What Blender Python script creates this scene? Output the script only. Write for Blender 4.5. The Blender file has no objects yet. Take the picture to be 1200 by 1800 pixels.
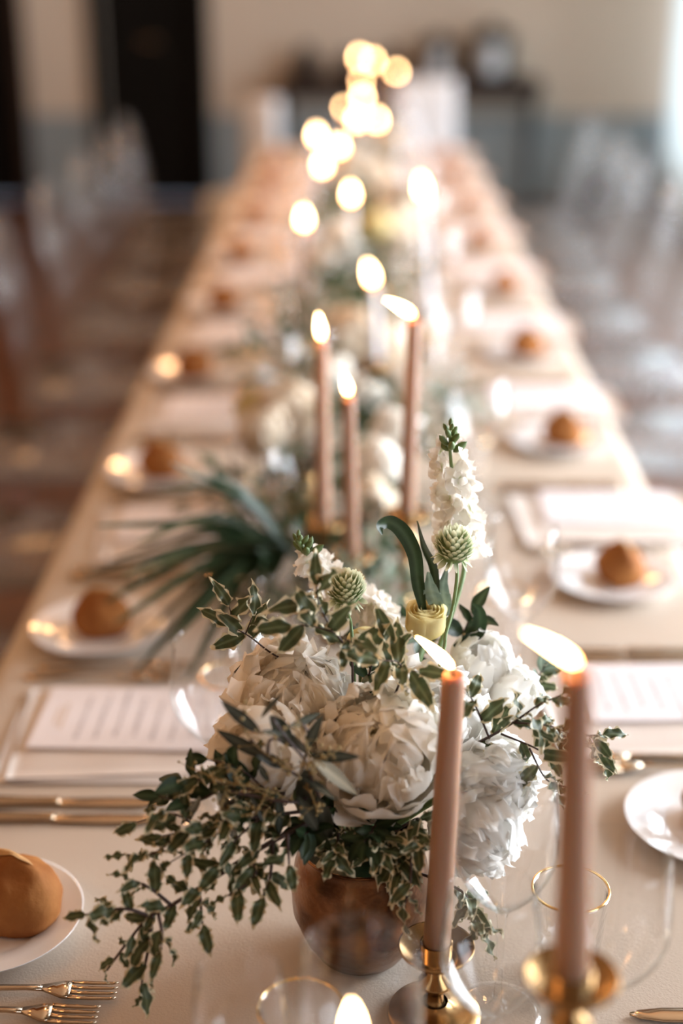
import bpy, math, random
from mathutils import Vector, Matrix, Euler, noise
R = random.Random(7)
rad = math.radians
pi = math.pi
C = bpy.context.scene.collection
SC = bpy.context.scene

# ------------------------------------------------------------------ camera
FPX = 2500.0                      # 50 mm lens on a 36 mm tall frame of 1800 pixels
CAM = Vector((0, 0, 1.65))
TZ = 0.75                         # height of the table top
vy = Vector((32, -995, FPX)).normalized()          # world +Y seen from the camera (x right, y down, z ahead)
vz = Vector((0, -FPX, -995)).normalized()
vz = (vz - vy * vz.dot(vy)).normalized()
vx = vy.cross(vz)
right = Vector((vx.x, vy.x, vz.x)); down = Vector((vx.y, vy.y, vz.y)); ahead = Vector((vx.z, vy.z, vz.z))
if right.x < 0: vx = -vx; right = Vector((vx.x, vy.x, vz.x)); down = Vector((vx.y, vy.y, vz.y)); ahead = Vector((vx.z, vy.z, vz.z))
cd = bpy.data.cameras.new('camera'); cam = bpy.data.objects.new('camera', cd); C.objects.link(cam)
m = Matrix.Identity(4)
for i in range(3):
    m[i][0] = right[i]; m[i][1] = -down[i]; m[i][2] = -ahead[i]; m[i][3] = CAM[i]
cam.matrix_world = m
cd.sensor_fit = 'VERTICAL'; cd.sensor_height = 36; cd.sensor_width = 24; cd.lens = 50
cd.clip_start = 0.05; cd.clip_end = 60
cd.dof.use_dof = True; cd.dof.focus_distance = 1.31; cd.dof.aperture_fstop = 1.35
SC.camera = cam

def at(px, py, Y):
    """the world point that stands at distance Y down the room on the line of sight of a pixel of the photograph"""
    d = right * (px - 600) + down * (py - 900) + ahead * FPX
    return CAM + d * (Y / d.y)
def att(px, py, h):
    d = right * (px - 600) + down * (py - 900) + ahead * FPX
    return CAM + d * ((TZ + h - CAM.z) / d.z)

# ------------------------------------------------------------------ world, light, exposure
w = bpy.data.worlds.new('sky'); SC.world = w; w.use_nodes = True
bg = w.node_tree.nodes['Background']; bg.inputs[0].default_value = (0.62, 0.78, 1.0, 1); bg.inputs[1].default_value = 1.2
def light(name, typ, loc, energy, color, rot=(0, 0, 0), **k):
    l = bpy.data.lights.new(name, typ); l.energy = energy; l.color = color
    for a, b in k.items(): setattr(l, a, b)
    o = bpy.data.objects.new(name, l); C.objects.link(o); o.location = loc; o.rotation_euler = rot; return o
WIN_Y = (-0.6, 2.3, 4.6, 6.9, 9.0)          # centres of the tall right-wall windows; first one added to light camera-facing sides
for y, watts in zip(WIN_Y, (52, 300, 165, 115, 38)):
    light('window_daylight', 'AREA', (2.75, y, 1.45), watts, (0.88, 0.94, 1.0), (0, rad(90), 0), shape='RECTANGLE', size=2.3, size_y=1.85)
for loc, e in (((-2.2, 3.0, 2.7), 12), ((-2.2, 6.6, 2.7), 14), ((-.2, 5.6, 2.6), 80), ((-1.7, .6, 2.2), 15)):  # unseen lamps without fittings; the last is added to warm the near cloth
    light('unseen_warm_lamp', 'POINT', loc, e, (1.0, 0.50, 0.20), shadow_soft_size=0.22)
vs = SC.view_settings
vs.view_transform = 'Standard'; vs.look = 'None'; vs.exposure = 0.34; vs.gamma = 1.0; vs.use_curve_mapping = False
cy = SC.cycles
cy.use_denoising = True; cy.max_bounces = 14; cy.transparent_max_bounces = 24; cy.diffuse_bounces = 12; cy.glossy_bounces = 4
cy.transmission_bounces = 8; cy.caustics_reflective = False; cy.caustics_refractive = False; cy.sample_clamp_indirect = 12

# ------------------------------------------------------------------ materials
MATS = {}
def nodes(name):
    m = bpy.data.materials.new(name); m.use_nodes = True; nt = m.node_tree; MATS[name] = m
    return m, nt, nt.nodes, nt.links
def pb(name, col, rough=0.5, metal=0.0, var=0.0, vscale=20, bump=0.0, bscale=80, dark=None, spec=0.5, sss=0.0, ssr=(1, .4, .2), sscale=0.01, coat=0.0):
    m, nt, N, L = nodes(name); b = N['Principled BSDF']
    b.inputs['Base Color'].default_value = (*col, 1); b.inputs['Roughness'].default_value = rough; b.inputs['Metallic'].default_value = metal
    b.inputs['Specular IOR Level'].default_value = spec; b.inputs['Coat Weight'].default_value = coat
    if sss: b.inputs['Subsurface Weight'].default_value = sss; b.inputs['Subsurface Radius'].default_value = ssr; b.inputs['Subsurface Scale'].default_value = sscale
    tc = N.new('ShaderNodeTexCoord')
    if var:
        n = N.new('ShaderNodeTexNoise'); n.inputs['Scale'].default_value = vscale; n.inputs['Detail'].default_value = 5
        r = N.new('ShaderNodeValToRGB'); r.color_ramp.elements[0].position = .35; r.color_ramp.elements[1].position = .68
        d = dark or tuple(c * (1 - var) for c in col)
        r.color_ramp.elements[0].color = (*d, 1); r.color_ramp.elements[1].color = (*col, 1)
        L.new(tc.outputs['Object'], n.inputs['Vector']); L.new(n.outputs['Fac'], r.inputs[0]); L.new(r.outputs[0], b.inputs['Base Color'])
    if bump:
        n = N.new('ShaderNodeTexNoise'); n.inputs['Scale'].default_value = bscale; n.inputs['Detail'].default_value = 6
        bu = N.new('ShaderNodeBump'); bu.inputs['Strength'].default_value = bump; bu.inputs['Distance'].default_value = 0.002
        L.new(tc.outputs['Object'], n.inputs['Vector']); L.new(n.outputs['Fac'], bu.inputs['Height']); L.new(bu.outputs[0], b.inputs['Normal'])
    return m
def clear_mat(name, tint=(1, 1, 1), edge=(.74, .77, .77), ior=1.45, haze=0.0, rough=0.02, gain=1.0, hazecol=(.9, .93, .95)):
    """thin clear wall: lets light through, mirrors more at a grazing angle, darkens where one looks along the wall"""
    m, nt, N, L = nodes(name); N.remove(N['Principled BSDF'])
    tr = N.new('ShaderNodeBsdfTransparent'); gl = N.new('ShaderNodeBsdfGlossy'); gl.inputs['Roughness'].default_value = rough
    gl.inputs['Color'].default_value = (1, 1, 1, 1)
    f0 = ((ior - 1) / (ior + 1)) ** 2
    lw = N.new('ShaderNodeLayerWeight'); lw.inputs[0].default_value = .5
    pw = N.new('ShaderNodeMath'); pw.operation = 'POWER'; pw.inputs[1].default_value = 5; L.new(lw.outputs['Facing'], pw.inputs[0])
    fr = N.new('ShaderNodeMath'); fr.operation = 'MULTIPLY_ADD'; fr.inputs[1].default_value = 1 - f0; fr.inputs[2].default_value = f0; L.new(pw.outputs[0], fr.inputs[0])
    rp = N.new('ShaderNodeValToRGB'); rp.color_ramp.elements[0].position = .6; rp.color_ramp.elements[0].color = (*tint, 1)
    rp.color_ramp.elements[1].position = 1; rp.color_ramp.elements[1].color = (*edge, 1)
    L.new(lw.outputs['Facing'], rp.inputs[0]); L.new(rp.outputs[0], tr.inputs[0])
    mu = N.new('ShaderNodeMath'); mu.operation = 'MULTIPLY'; mu.inputs[1].default_value = gain; mu.use_clamp = True
    L.new(fr.outputs[0], mu.inputs[0])
    mx = N.new('ShaderNodeMixShader'); L.new(mu.outputs[0], mx.inputs[0]); L.new(tr.outputs[0], mx.inputs[1]); L.new(gl.outputs[0], mx.inputs[2])
    out = N['Material Output']
    if haze:
        df = N.new('ShaderNodeBsdfDiffuse'); df.inputs[0].default_value = (*hazecol, 1)
        m2 = N.new('ShaderNodeMixShader'); m2.inputs[0].default_value = haze
        L.new(mx.outputs[0], m2.inputs[1]); L.new(df.outputs[0], m2.inputs[2]); L.new(m2.outputs[0], out.inputs[0])
    else: L.new(mx.outputs[0], out.inputs[0])
    return m
def petal_mat(name, tipc, basec, transl=.52, mid=.35, tcol=None):
    m, nt, N, L = nodes(name); N.remove(N['Principled BSDF'])
    a = N.new('ShaderNodeAttribute'); a.attribute_name = 't'
    r = N.new('ShaderNodeValToRGB'); r.color_ramp.elements[0].position = .05; r.color_ramp.elements[0].color = (*basec, 1)
    r.color_ramp.elements[1].position = .05 + mid; r.color_ramp.elements[1].color = (*tipc, 1)
    L.new(a.outputs['Fac'], r.inputs[0])
    tc = N.new('ShaderNodeTexCoord'); n = N.new('ShaderNodeTexNoise'); n.inputs['Scale'].default_value = 160; n.inputs['Detail'].default_value = 3
    bu = N.new('ShaderNodeBump'); bu.inputs['Strength'].default_value = .05; bu.inputs['Distance'].default_value = .001
    L.new(tc.outputs['Object'], n.inputs['Vector']); L.new(n.outputs['Fac'], bu.inputs['Height'])
    df = N.new('ShaderNodeBsdfDiffuse'); tl = N.new('ShaderNodeBsdfTranslucent'); gl = N.new('ShaderNodeBsdfGlossy'); gl.inputs['Roughness'].default_value = .45
    L.new(r.outputs[0], df.inputs[0]); L.new(r.outputs[0], tl.inputs[0]); L.new(bu.outputs[0], df.inputs['Normal'])
    m1 = N.new('ShaderNodeMixShader'); m1.inputs[0].default_value = transl; L.new(df.outputs[0], m1.inputs[1]); L.new(tl.outputs[0], m1.inputs[2])
    m2 = N.new('ShaderNodeMixShader'); m2.inputs[0].default_value = .035; L.new(m1.outputs[0], m2.inputs[1]); L.new(gl.outputs[0], m2.inputs[2])
    L.new(m2.outputs[0], N['Material Output'].inputs[0]); return m
def leaf_mat(name, green, green2, margin=None, rough=.45, thr=.80):
    m, nt, N, L = nodes(name); b = N['Principled BSDF']; b.inputs['Roughness'].default_value = rough; b.inputs['Specular IOR Level'].default_value = .3
    tc = N.new('ShaderNodeTexCoord'); n = N.new('ShaderNodeTexNoise'); n.inputs['Scale'].default_value = 130; n.inputs['Detail'].default_value = 3
    L.new(tc.outputs['Object'], n.inputs['Vector'])
    g = N.new('ShaderNodeMix'); g.data_type = 'RGBA'; g.inputs[6].default_value = (*green, 1); g.inputs[7].default_value = (*green2, 1)
    L.new(n.outputs['Fac'], g.inputs[0])
    col = g.outputs[2]
    rb = N.new('ShaderNodeAttribute'); rb.attribute_name = 'rib'
    g3 = N.new('ShaderNodeMix'); g3.data_type = 'RGBA'; g3.inputs[7].default_value = (*(min(1, c * 1.9 + .03) for c in green2), 1)
    L.new(rb.outputs['Fac'], g3.inputs[0]); L.new(col, g3.inputs[6]); col = g3.outputs[2]
    if margin:
        e = N.new('ShaderNodeAttribute'); e.attribute_name = 'e'
        ad = N.new('ShaderNodeMath'); ad.operation = 'MULTIPLY_ADD'; ad.inputs[1].default_value = .22
        L.new(n.outputs['Fac'], ad.inputs[0]); L.new(e.outputs['Fac'], ad.inputs[2])
        r = N.new('ShaderNodeValToRGB'); r.color_ramp.elements[0].position = thr + .07; r.color_ramp.elements[1].position = thr + .12
        r.color_ramp.elements[0].color = (0, 0, 0, 1); r.color_ramp.elements[1].color = (1, 1, 1, 1)
        L.new(ad.outputs[0], r.inputs[0])
        g2 = N.new('ShaderNodeMix'); g2.data_type = 'RGBA'; g2.inputs[7].default_value = (*margin, 1)
        L.new(r.outputs[0], g2.inputs[0]); L.new(col, g2.inputs[6]); col = g2.outputs[2]
    L.new(col, b.inputs['Base Color'])
    tl = N.new('ShaderNodeBsdfTranslucent'); L.new(col, tl.inputs[0])
    mx = N.new('ShaderNodeMixShader'); mx.inputs[0].default_value = .18; L.new(b.outputs[0], mx.inputs[1]); L.new(tl.outputs[0], mx.inputs[2])
    L.new(mx.outputs[0], N['Material Output'].inputs[0]); return m
def emit_mat(name, lo, hi, strength):
    m, nt, N, L = nodes(name); N.remove(N['Principled BSDF'])
    a = N.new('ShaderNodeAttribute'); a.attribute_name = 't'
    r = N.new('ShaderNodeValToRGB'); r.color_ramp.elements[0].position = .0; r.color_ramp.elements[0].color = (*lo, 1)
    r.color_ramp.elements[1].position = .35; r.color_ramp.elements[1].color = (*hi, 1)
    e = N.new('ShaderNodeEmission'); e.inputs[1].default_value = strength
    L.new(a.outputs['Fac'], r.inputs[0]); L.new(r.outputs[0], e.inputs[0]); L.new(e.outputs[0], N['Material Output'].inputs[0]); return m

M_glass = clear_mat('clear glass', gain=1.0)
M_tumbler = clear_mat('pressed glass', edge=(.6, .63, .63), gain=2.6, rough=.06)
M_acrylic = clear_mat('clear acrylic', tint=(.93, .94, .95), edge=(.6, .62, .64), ior=1.5, haze=.035, rough=.08, gain=1.0)
M_pane = clear_mat('window glass', edge=(.9, .95, .95))
M_cloth = pb('linen tablecloth', (.53, .445, .365), .85, var=.05, vscale=3, bump=.25, bscale=420, spec=.2)
M_napkin = pb('linen napkin', (.68, .61, .56), .9, var=.04, vscale=8, bump=.3, bscale=500, spec=.15)
M_paper = pb('menu paper', (.76, .72, .74), .7, spec=.3)
M_ink = pb('menu ink', (.30, .27, .30), .8)
M_goldink = pb('gold ink', (.60, .44, .30), .6)
M_plate = pb('white porcelain', (.84, .83, .83), .12, spec=.6, coat=.3)
M_crust = pb('bread crust', (.36, .15, .045), .75, var=.5, vscale=26, dark=(.24, .085, .025), bump=1.0, bscale=70, spec=.1)
M_flour = pb('bread split crust', (.62, .36, .16), .85, var=.4, vscale=60, bump=.8, bscale=120, spec=.1)
M_silver = pb('silver cutlery', (.60, .47, .34), .13, 1.0)
M_silverd = pb('dark cutlery', (.34, .27, .25), .22, 1.0)
M_brass = pb('aged brass', (.45, .27, .115), .24, 1.0, var=.35, vscale=40)
M_copper = pb('hammered copper', (.30, .145, .065), .27, 1.0, var=.45, vscale=30, dark=(.09, .045, .025), bump=.7, bscale=60)
M_gold = pb('gold rim', (.85, .58, .25), .18, 1.0)
M_wax = pb('mauve wax', (.35, .215, .145), .42, sss=.85, ssr=(1, .5, .25), sscale=.018, spec=.35)
M_waxw = pb('white wax', (.60, .585, .60), .42, sss=.4, ssr=(1, .6, .4), sscale=.012, spec=.35)
M_wick = pb('charred wick', (.03, .02, .015), .9)
M_flame = emit_mat('flame', (1.0, .36, .08), (1.0, .62, .29), 36)
M_petal = petal_mat('white peony petal', (.97, .935, .87), (.95, .84, .52))
M_cream = petal_mat('cream peony petal', (.86, .76, .62), (.80, .66, .42))
M_petalw = petal_mat('cool white peony petal', (.97, .96, .93), (.93, .92, .70))
M_rose = petal_mat('yellow rose petal', (.84, .74, .40), (.80, .68, .25), mid=.6)
M_stock = petal_mat('stock blossom petal', (.88, .84, .77), (.45, .50, .20), mid=.25)
M_clover = petal_mat('pale green floret', (.80, .80, .58), (.22, .30, .12), mid=.7)
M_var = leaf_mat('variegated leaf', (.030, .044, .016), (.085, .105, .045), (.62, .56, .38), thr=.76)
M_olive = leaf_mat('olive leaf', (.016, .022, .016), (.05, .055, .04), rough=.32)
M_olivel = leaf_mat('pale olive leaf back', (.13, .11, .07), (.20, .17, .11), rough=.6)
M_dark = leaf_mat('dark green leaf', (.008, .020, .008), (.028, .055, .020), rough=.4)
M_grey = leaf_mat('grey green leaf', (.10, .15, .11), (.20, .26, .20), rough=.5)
M_stem = pb('dark brown stem', (.045, .022, .018), .55)
M_gstem = pb('green stem', (.16, .24, .09), .5)
M_bud = pb('ochre buds', (.34, .24, .09), .7, var=.4, vscale=200)
M_gbud = pb('green buds', (.16, .24, .08), .55, var=.3, vscale=150)
M_wall = pb('cream plaster', (.47, .405, .33), .9, var=.06, vscale=1.5, spec=.1)
M_dado = pb('grey blue dado paint', (.20, .24, .255), .6, var=.08, vscale=2)
M_ceil = pb('timber ceiling', (.36, .25, .16), .8)
M_wallw = pb('tan plaster', (.46, .30, .18), .9, var=.08, vscale=2, spec=.1)
M_doorw = pb('near black stained wood', (.005, .004, .003), .8, var=.3, vscale=6, spec=.08)
M_floor = pb('polished terracotta floor', (.15, .066, .036), .30, var=.45, vscale=5, spec=.5, bump=.1, bscale=30)
M_white = pb('white painted wood', (.78, .79, .78), .4)
M_cover = pb('white chair cover', (.52, .54, .56), .85, spec=.2)
M_black = pb('black metal', (.012, .010, .010), .6, spec=.15)
M_shelf = pb('dark walnut', (.028, .015, .010), .6, spec=.15, var=.4, vscale=10)
M_wood = pb('table wood', (.30, .19, .10), .5, var=.3, vscale=8)
M_pale = pb('pale ceramic', (.66, .74, .80), .3)
mc, nt_, N_, L_ = nodes('sheer curtain'); N_.remove(N_['Principled BSDF'])
d_ = N_.new('ShaderNodeBsdfDiffuse'); d_.inputs[0].default_value = (.85, .92, .9, 1); t_ = N_.new('ShaderNodeBsdfTranslucent'); t_.inputs[0].default_value = (.85, .92, .9, 1)
x_ = N_.new('ShaderNodeMixShader'); x_.inputs[0].default_value = .55; L_.new(d_.outputs[0], x_.inputs[1]); L_.new(t_.outputs[0], x_.inputs[2]); L_.new(x_.outputs[0], N_['Material Output'].inputs[0])
M_curtain = mc

# ------------------------------------------------------------------ mesh helpers
class MB:
    def __init__(s): s.v = []; s.f = []; s.a = {}
    def add(s, verts, faces, M=None, **attrs):
        o = len(s.v)
        for p in verts: s.v.append(tuple(M @ Vector(p)) if M else tuple(p))
        for f in faces: s.f.append([i + o for i in f])
        for k in set(list(attrs) + list(s.a)):
            s.a.setdefault(k, [0.0] * o).extend(attrs.get(k, [0.0] * len(verts)))
        return s
    def mesh(s, name, mat, smooth=True):
        me = bpy.data.meshes.new(name); me.from_pydata(s.v, [], s.f)
        if smooth: me.polygons.foreach_set('use_smooth', [True] * len(me.polygons))
        for k, vals in s.a.items():
            at_ = me.attributes.new(k, 'FLOAT', 'POINT'); at_.data.foreach_set('value', vals)
        me.materials.append(mat); me.update(); return me
    def obj(s, name, mat, parent=None, smooth=True, **k): return inst(s.mesh(name, mat, smooth), name, parent, **k)
def inst(me, name, parent=None, M=None, kind=None, label=None):
    o = bpy.data.objects.new(name, me); C.objects.link(o)
    if parent: o.parent = parent
    if M is not None: o.matrix_local = M
    if kind: o['kind'] = kind
    if label: o['label'] = label
    return o
def tag(o, label, cat, group=None, kind=None):
    o['label'] = label; o['category'] = cat
    if group: o['group'] = group
    if kind: o['kind'] = kind
    return o
def thing(name, label, cat, loc=(0, 0, 0), rz=0, group=None, rot=None):
    o = bpy.data.objects.new(name, None); C.objects.link(o); o.empty_display_size = .02
    o.location = loc; o.rotation_euler = rot if rot else (0, 0, rz); return tag(o, label, cat, group)
def dup(root, loc, rz=None, label=None, group=None):
    r = root.copy(); C.objects.link(r); r.location = loc
    if rz is not None: r.rotation_euler = (0, 0, rz)
    if label: r['label'] = label
    if group: r['group'] = group
    for ch in list(root.children):
        c = ch.copy(); C.objects.link(c); c.parent = r
        for g in ch.children:
            d = g.copy(); C.objects.link(d); d.parent = c
    return r
def lathe(prof, seg=32, wob=None):
    v = []; f = []; n = len(prof)
    for i in range(seg):
        a = 2 * pi * i / seg
        for j, (r, z) in enumerate(prof):
            rr = r + (wob(a, j, z) if wob and r > 1e-5 else 0)
            v.append((rr * math.cos(a), rr * math.sin(a), z))
    for i in range(seg):
        k = (i + 1) % seg
        for j in range(n - 1): f.append((i * n + j, k * n + j, k * n + j + 1, i * n + j + 1))
    return v, f
def tube(pts, rs, seg=8, cap=True):
    pts = [Vector(p) for p in pts]; n = len(pts)
    if not hasattr(rs, '__len__'): rs = [rs] * n
    v = []; f = []; ref = Vector((.13, .21, .97))
    for i, p in enumerate(pts):
        t = (pts[min(i + 1, n - 1)] - pts[max(i - 1, 0)]).normalized()
        a = t.cross(ref)
        if a.length < .05: a = t.cross(Vector((1, 0, 0)))
        a.normalize(); b = t.cross(a)
        for k in range(seg):
            q = 2 * pi * k / seg; v.append(tuple(p + a * (rs[i] * math.cos(q)) + b * (rs[i] * math.sin(q))))
    for i in range(n - 1):
        for k in range(seg):
            l = (k + 1) % seg; f.append((i * seg + k, i * seg + l, (i + 1) * seg + l, (i + 1) * seg + k))
    if cap: f.append(tuple(range(seg))[::-1]); f.append(tuple((n - 1) * seg + k for k in range(seg)))
    return v, f
def box(x0, x1, y0, y1, z0, z1, b=0.0):
    if b <= 0:
        v = [(x, y, z) for x in (x0, x1) for y in (y0, y1) for z in (z0, z1)]
        return v, [(0, 1, 3, 2), (4, 6, 7, 5), (0, 4, 5, 1), (2, 3, 7, 6), (0, 2, 6, 4), (1, 5, 7, 3)]
    # chamfered top and bottom rims
    def ring(ix, z): return [(x0 + ix, y0 + ix, z), (x1 - ix, y0 + ix, z), (x1 - ix, y1 - ix, z), (x0 + ix, y1 - ix, z)]
    v = ring(b, z0) + ring(0, z0 + b) + ring(0, z1 - b) + ring(b, z1); f = [(3, 2, 1, 0), (12, 13, 14, 15)]
    for r in range(3):
        for k in range(4): f.append((r * 4 + k, r * 4 + (k + 1) % 4, r * 4 + 4 + (k + 1) % 4, r * 4 + 4 + k))
    return v, f
def grid(nu, nv, fn):
    v = [fn(i / nu, j / nv) for j in range(nv + 1) for i in range(nu + 1)]
    f = [(j * (nu + 1) + i, j * (nu + 1) + i + 1, (j + 1) * (nu + 1) + i + 1, (j + 1) * (nu + 1) + i) for j in range(nv) for i in range(nu)]
    return v, f
def sphere(r, seg=12, rings=8, c=(0, 0, 0), sq=1.0):
    prof = [(r * math.sin(pi * j / rings) + (1e-6 if j in (0, rings) else 0), -r * sq * math.cos(pi * j / rings)) for j in range(rings + 1)]
    v, f = lathe(prof, seg); return [(p[0] + c[0], p[1] + c[1], p[2] + c[2]) for p in v], f
def catmull(pts, n=6):
    P = [Vector(p) for p in pts]; P = [P[0] * 2 - P[1]] + P + [P[-1] * 2 - P[-2]]; out = []
    for i in range(1, len(P) - 2):
        for k in range(n):
            t = k / n; a, b, c, d = P[i - 1], P[i], P[i + 1], P[i + 2]
            out.append(.5 * ((2 * b) + (c - a) * t + (2 * a - 5 * b + 4 * c - d) * t * t + (3 * b - a - 3 * c + d) * t ** 3))
    out.append(P[-2]); return out
def frame(p, ydir, zhint, s=1.0):
    y = Vector(ydir).normalized(); z = Vector(zhint); z = z - y * z.dot(y)
    if z.length < 1e-4: z = Vector((1, 0, 0)) - y * y.x
    z.normalize(); x = y.cross(z)
    M = Matrix(((x.x * s, y.x * s, z.x * s, p[0]), (x.y * s, y.y * s, z.y * s, p[1]), (x.z * s, y.z * s, z.z * s, p[2]), (0, 0, 0, 1)))
    return M
def rv(s=1.0): return Vector((R.uniform(-s, s), R.uniform(-s, s), R.uniform(-s, s)))

# ------------------------------------------------------------------ the room
def struct(name, mb, mat, smooth=False):
    o = mb.obj(name, mat, smooth=smooth); o['kind'] = 'structure'; return o
XL, XR, YB, YF, ZC = -3.4, 2.2, 10.0, -3.2, 3.4
struct('floor', MB().add(*box(XL - .2, XR + .2, YF - .2, YB + 1.4, -.1, 0)), M_floor)
struct('ceiling', MB().add(*box(XL - .2, XR + .2, YF - .2, YB + 1.4, ZC, ZC + .1)), M_ceil)
DA0, DA1 = -1.74, -1.08; DB0, DB1 = -3.2, -2.32       # two dark doorways in the far wall
b = MB(); b.add(*box(DA1, XR + .2, YB, YB + .2, .0, ZC)); b.add(*box(DB1, DA0, YB, YB + .2, 0, ZC)); b.add(*box(XL - .2, DB0, YB, YB + .2, 0, ZC))
b.add(*box(DA0, DA1, YB, YB + .2, 2.75, ZC)); b.add(*box(DB0, DB1, YB, YB + .2, 2.75, ZC))
struct('wall_back', b, M_wall)
struct('wall_left', MB().add(*box(XL - .2, XL, YF, YB, 0, ZC)), M_wallw)
struct('wall_front', MB().add(*box(XL - .2, XR + .2, YF - .2, YF, 0, ZC)), M_wallw)
b = MB(); ys = [YF]
for y in WIN_Y: ys += [y - .95, y + .95]
ys.append(YB)
for i in range(0, len(ys), 2): b.add(*box(XR, XR + .2, ys[i], ys[i + 1], 0, ZC))
for y in WIN_Y: b.add(*box(XR, XR + .2, y - .95, y + .95, 3.0, ZC)); b.add(*box(XR, XR + .2, y - .95, y + .95, 0, .25))
struct('wall_right', b, M_wall)
b = MB(); b.add(*box(DA1 + .08, XR, YB - .012, YB, 0, .55)); b.add(*box(DB1 + .08, DA0 - .08, YB - .012, YB, 0, .55))
struct('baseboard_back', b, M_dado)
b = MB(); b.add(*box(DA1 + .08, XR, YB - .03, YB - .012, .55, .585)); b.add(*box(DB1 + .08, DA0 - .08, YB - .03, YB - .012, .55, .585))
struct('trim_1', b, M_dado)
for n, (a0, a1) in enumerate(((DA0, DA1), (DB0, DB1)), 1):
    root = bpy.data.objects.new('door_%d' % n, None); C.objects.link(root); root.location = ((a0 + a1) / 2, YB + .1, 0); root['kind'] = 'structure'
    hw = (a1 - a0) / 2
    for s in (-1, 1):
        lf = MB(); lf.add(*box(*sorted((0, s * hw)), -.02, .02, .01, 2.73)); leaf = lf.obj('door_leaf', M_doorw, root, False)
        for z0, z1 in ((.15, 1.0), (1.15, 2.6)):
            MB().add(*box(*sorted((s * .05, s * (hw - .05))), -.032, -.02, z0, z1, .006)).obj('panel', M_doorw, leaf, False)
        MB().add(*sphere(.02, 10, 6, (s * .03, -.05, 1.05))).obj('door_handle', M_brass, leaf)
    fr = MB()
    for s in (-1, 1): fr.add(*box(*sorted((s * hw, s * (hw + .08))), -.14, -.1, 0, 2.83))
    fr.add(*box(-hw, hw, -.14, -.1, 2.75, 2.83)); fr.obj('door_frame', M_doorw if n == 1 else M_shelf, root, False)
for n, y in enumerate(WIN_Y, 1):
    root = bpy.data.objects.new('window_%d' % n, None); C.objects.link(root); root.location = (XR + .1, y, 0); root['kind'] = 'structure'
    fr = MB()
    for s in (-1, 1): fr.add(*box(-.05, .05, *sorted((s * .95, s * .88)), .25, 3.0))
    fr.add(*box(-.05, .05, -.88, .88, .25, .33)); fr.add(*box(-.05, .05, -.88, .88, 2.92, 3.0)); fr.obj('window_frame', M_white, root, False)
    MB().add(*box(-.03, .03, -.035, .035, .33, 2.92)).obj('mullion', M_white, root, False)
    MB().add(*box(-.03, .03, -.88, .88, 2.2, 2.25)).obj('transom', M_white, root, False)
    for y0, y1 in ((-.88, -.035), (.035, .88)):
        for z0, z1 in ((.33, 2.2), (2.25, 2.92)):
            MB().add([(0, y0, z0), (0, y1, z0), (0, y1, z1), (0, y0, z1)], [(0, 1, 2, 3)]).obj('pane', M_pane, root, False)
# sheer curtain over the far window, its folds hanging to the floor
def curt(u, v):
    y = 8.35 + 1.5 * u; return (2.1 + .035 * math.sin(u * 58) + .012 * math.sin(u * 23 + v * 2), y, .02 + 2.95 * (1 - v))
b = MB().add(*grid(90, 10, curt)); g2 = MB(); g2.v = b.v; g2.f = b.f
cu = thing('curtain', 'sheer white floor-length curtain at the far right window', 'curtain', (0, 0, 0))
g2.obj('curtain_panel', M_curtain, cu)
rail = MB().add(*tube([(2.1, 8.2, 2.98), (2.1, 9.95, 2.98)], .014, 10)).obj('curtain_rail', M_black, cu)

# ------------------------------------------------------------------ table and cloth
TX0, TX1, TY0, TY1 = -.484, .519, .30, 7.05
tb = thing('banquet_table', 'long narrow banquet table hidden under a cream cloth', 'table', (.0175, 3.65, 0))
MB().add(*box(-.49, .49, -3.33, 3.38, .712, .742, .004)).obj('tabletop', M_wood, tb, False)
for sx in (-1, 1):
    for yy in (-3.1, -1.05, 1.05, 3.1): MB().add(*box(sx * .40 - .03, sx * .40 + .03, yy - .03, yy + .03, 0, .712)).obj('leg', M_wood, tb, False)
def cloth():
    prof = []                                        # across the table: hem, edge, top, edge, hem
    n = 10
    for k in range(n): prof.append((0, TX0 - .004, .36 + (.745 - .36) * k / n))
    tops = 60
    for k in range(tops + 1): prof.append((1, TX0 + (TX1 - TX0) * k / tops, TZ))
    for k in range(n - 1, -1, -1): prof.append((2, TX1 + .004, .36 + (.745 - .36) * k / n))
    ny = 340; v = []; nx = len(prof)
    for j in range(ny + 1):
        y = TY0 + (TY1 - TY0) * j / ny
        for (s, x, z) in prof:
            if s == 1:
                e = min(x - TX0, TX1 - x)
                zz = TZ - (.006 * max(0, 1 - e / .012) ** 2) + .0009 * noise.noise((x * 5, y * 2.2, 3)) + .0006 * noise.noise((x * 13, y * 9, 7))
                v.append((x, y, zz - .0015))
            else:
                dd = (.745 - z) / .385; sg = -1 if s == 0 else 1
                v.append((x + sg * dd * (.016 + .02 * math.sin(y * 17 + 1.3 * math.sin(y * 5))), y, z))
    f = [(j * nx + i, j * nx + i + 1, (j + 1) * nx + i + 1, (j + 1) * nx + i) for j in range(ny) for i in range(nx - 1)]
    return v, f
o = MB().add(*cloth()).obj('tablecloth', M_cloth); tag(o, 'long cream linen cloth covering the whole banquet table', 'tablecloth')
far = MB().add(*grid(40, 6, lambda u, v: (TX0 + (TX1 - TX0) * u, TY1 + .004 + v * (.02 + .02 * math.sin(u * 20)), TZ - .003 - v * .38))).obj('hem', M_cloth, o)

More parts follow.
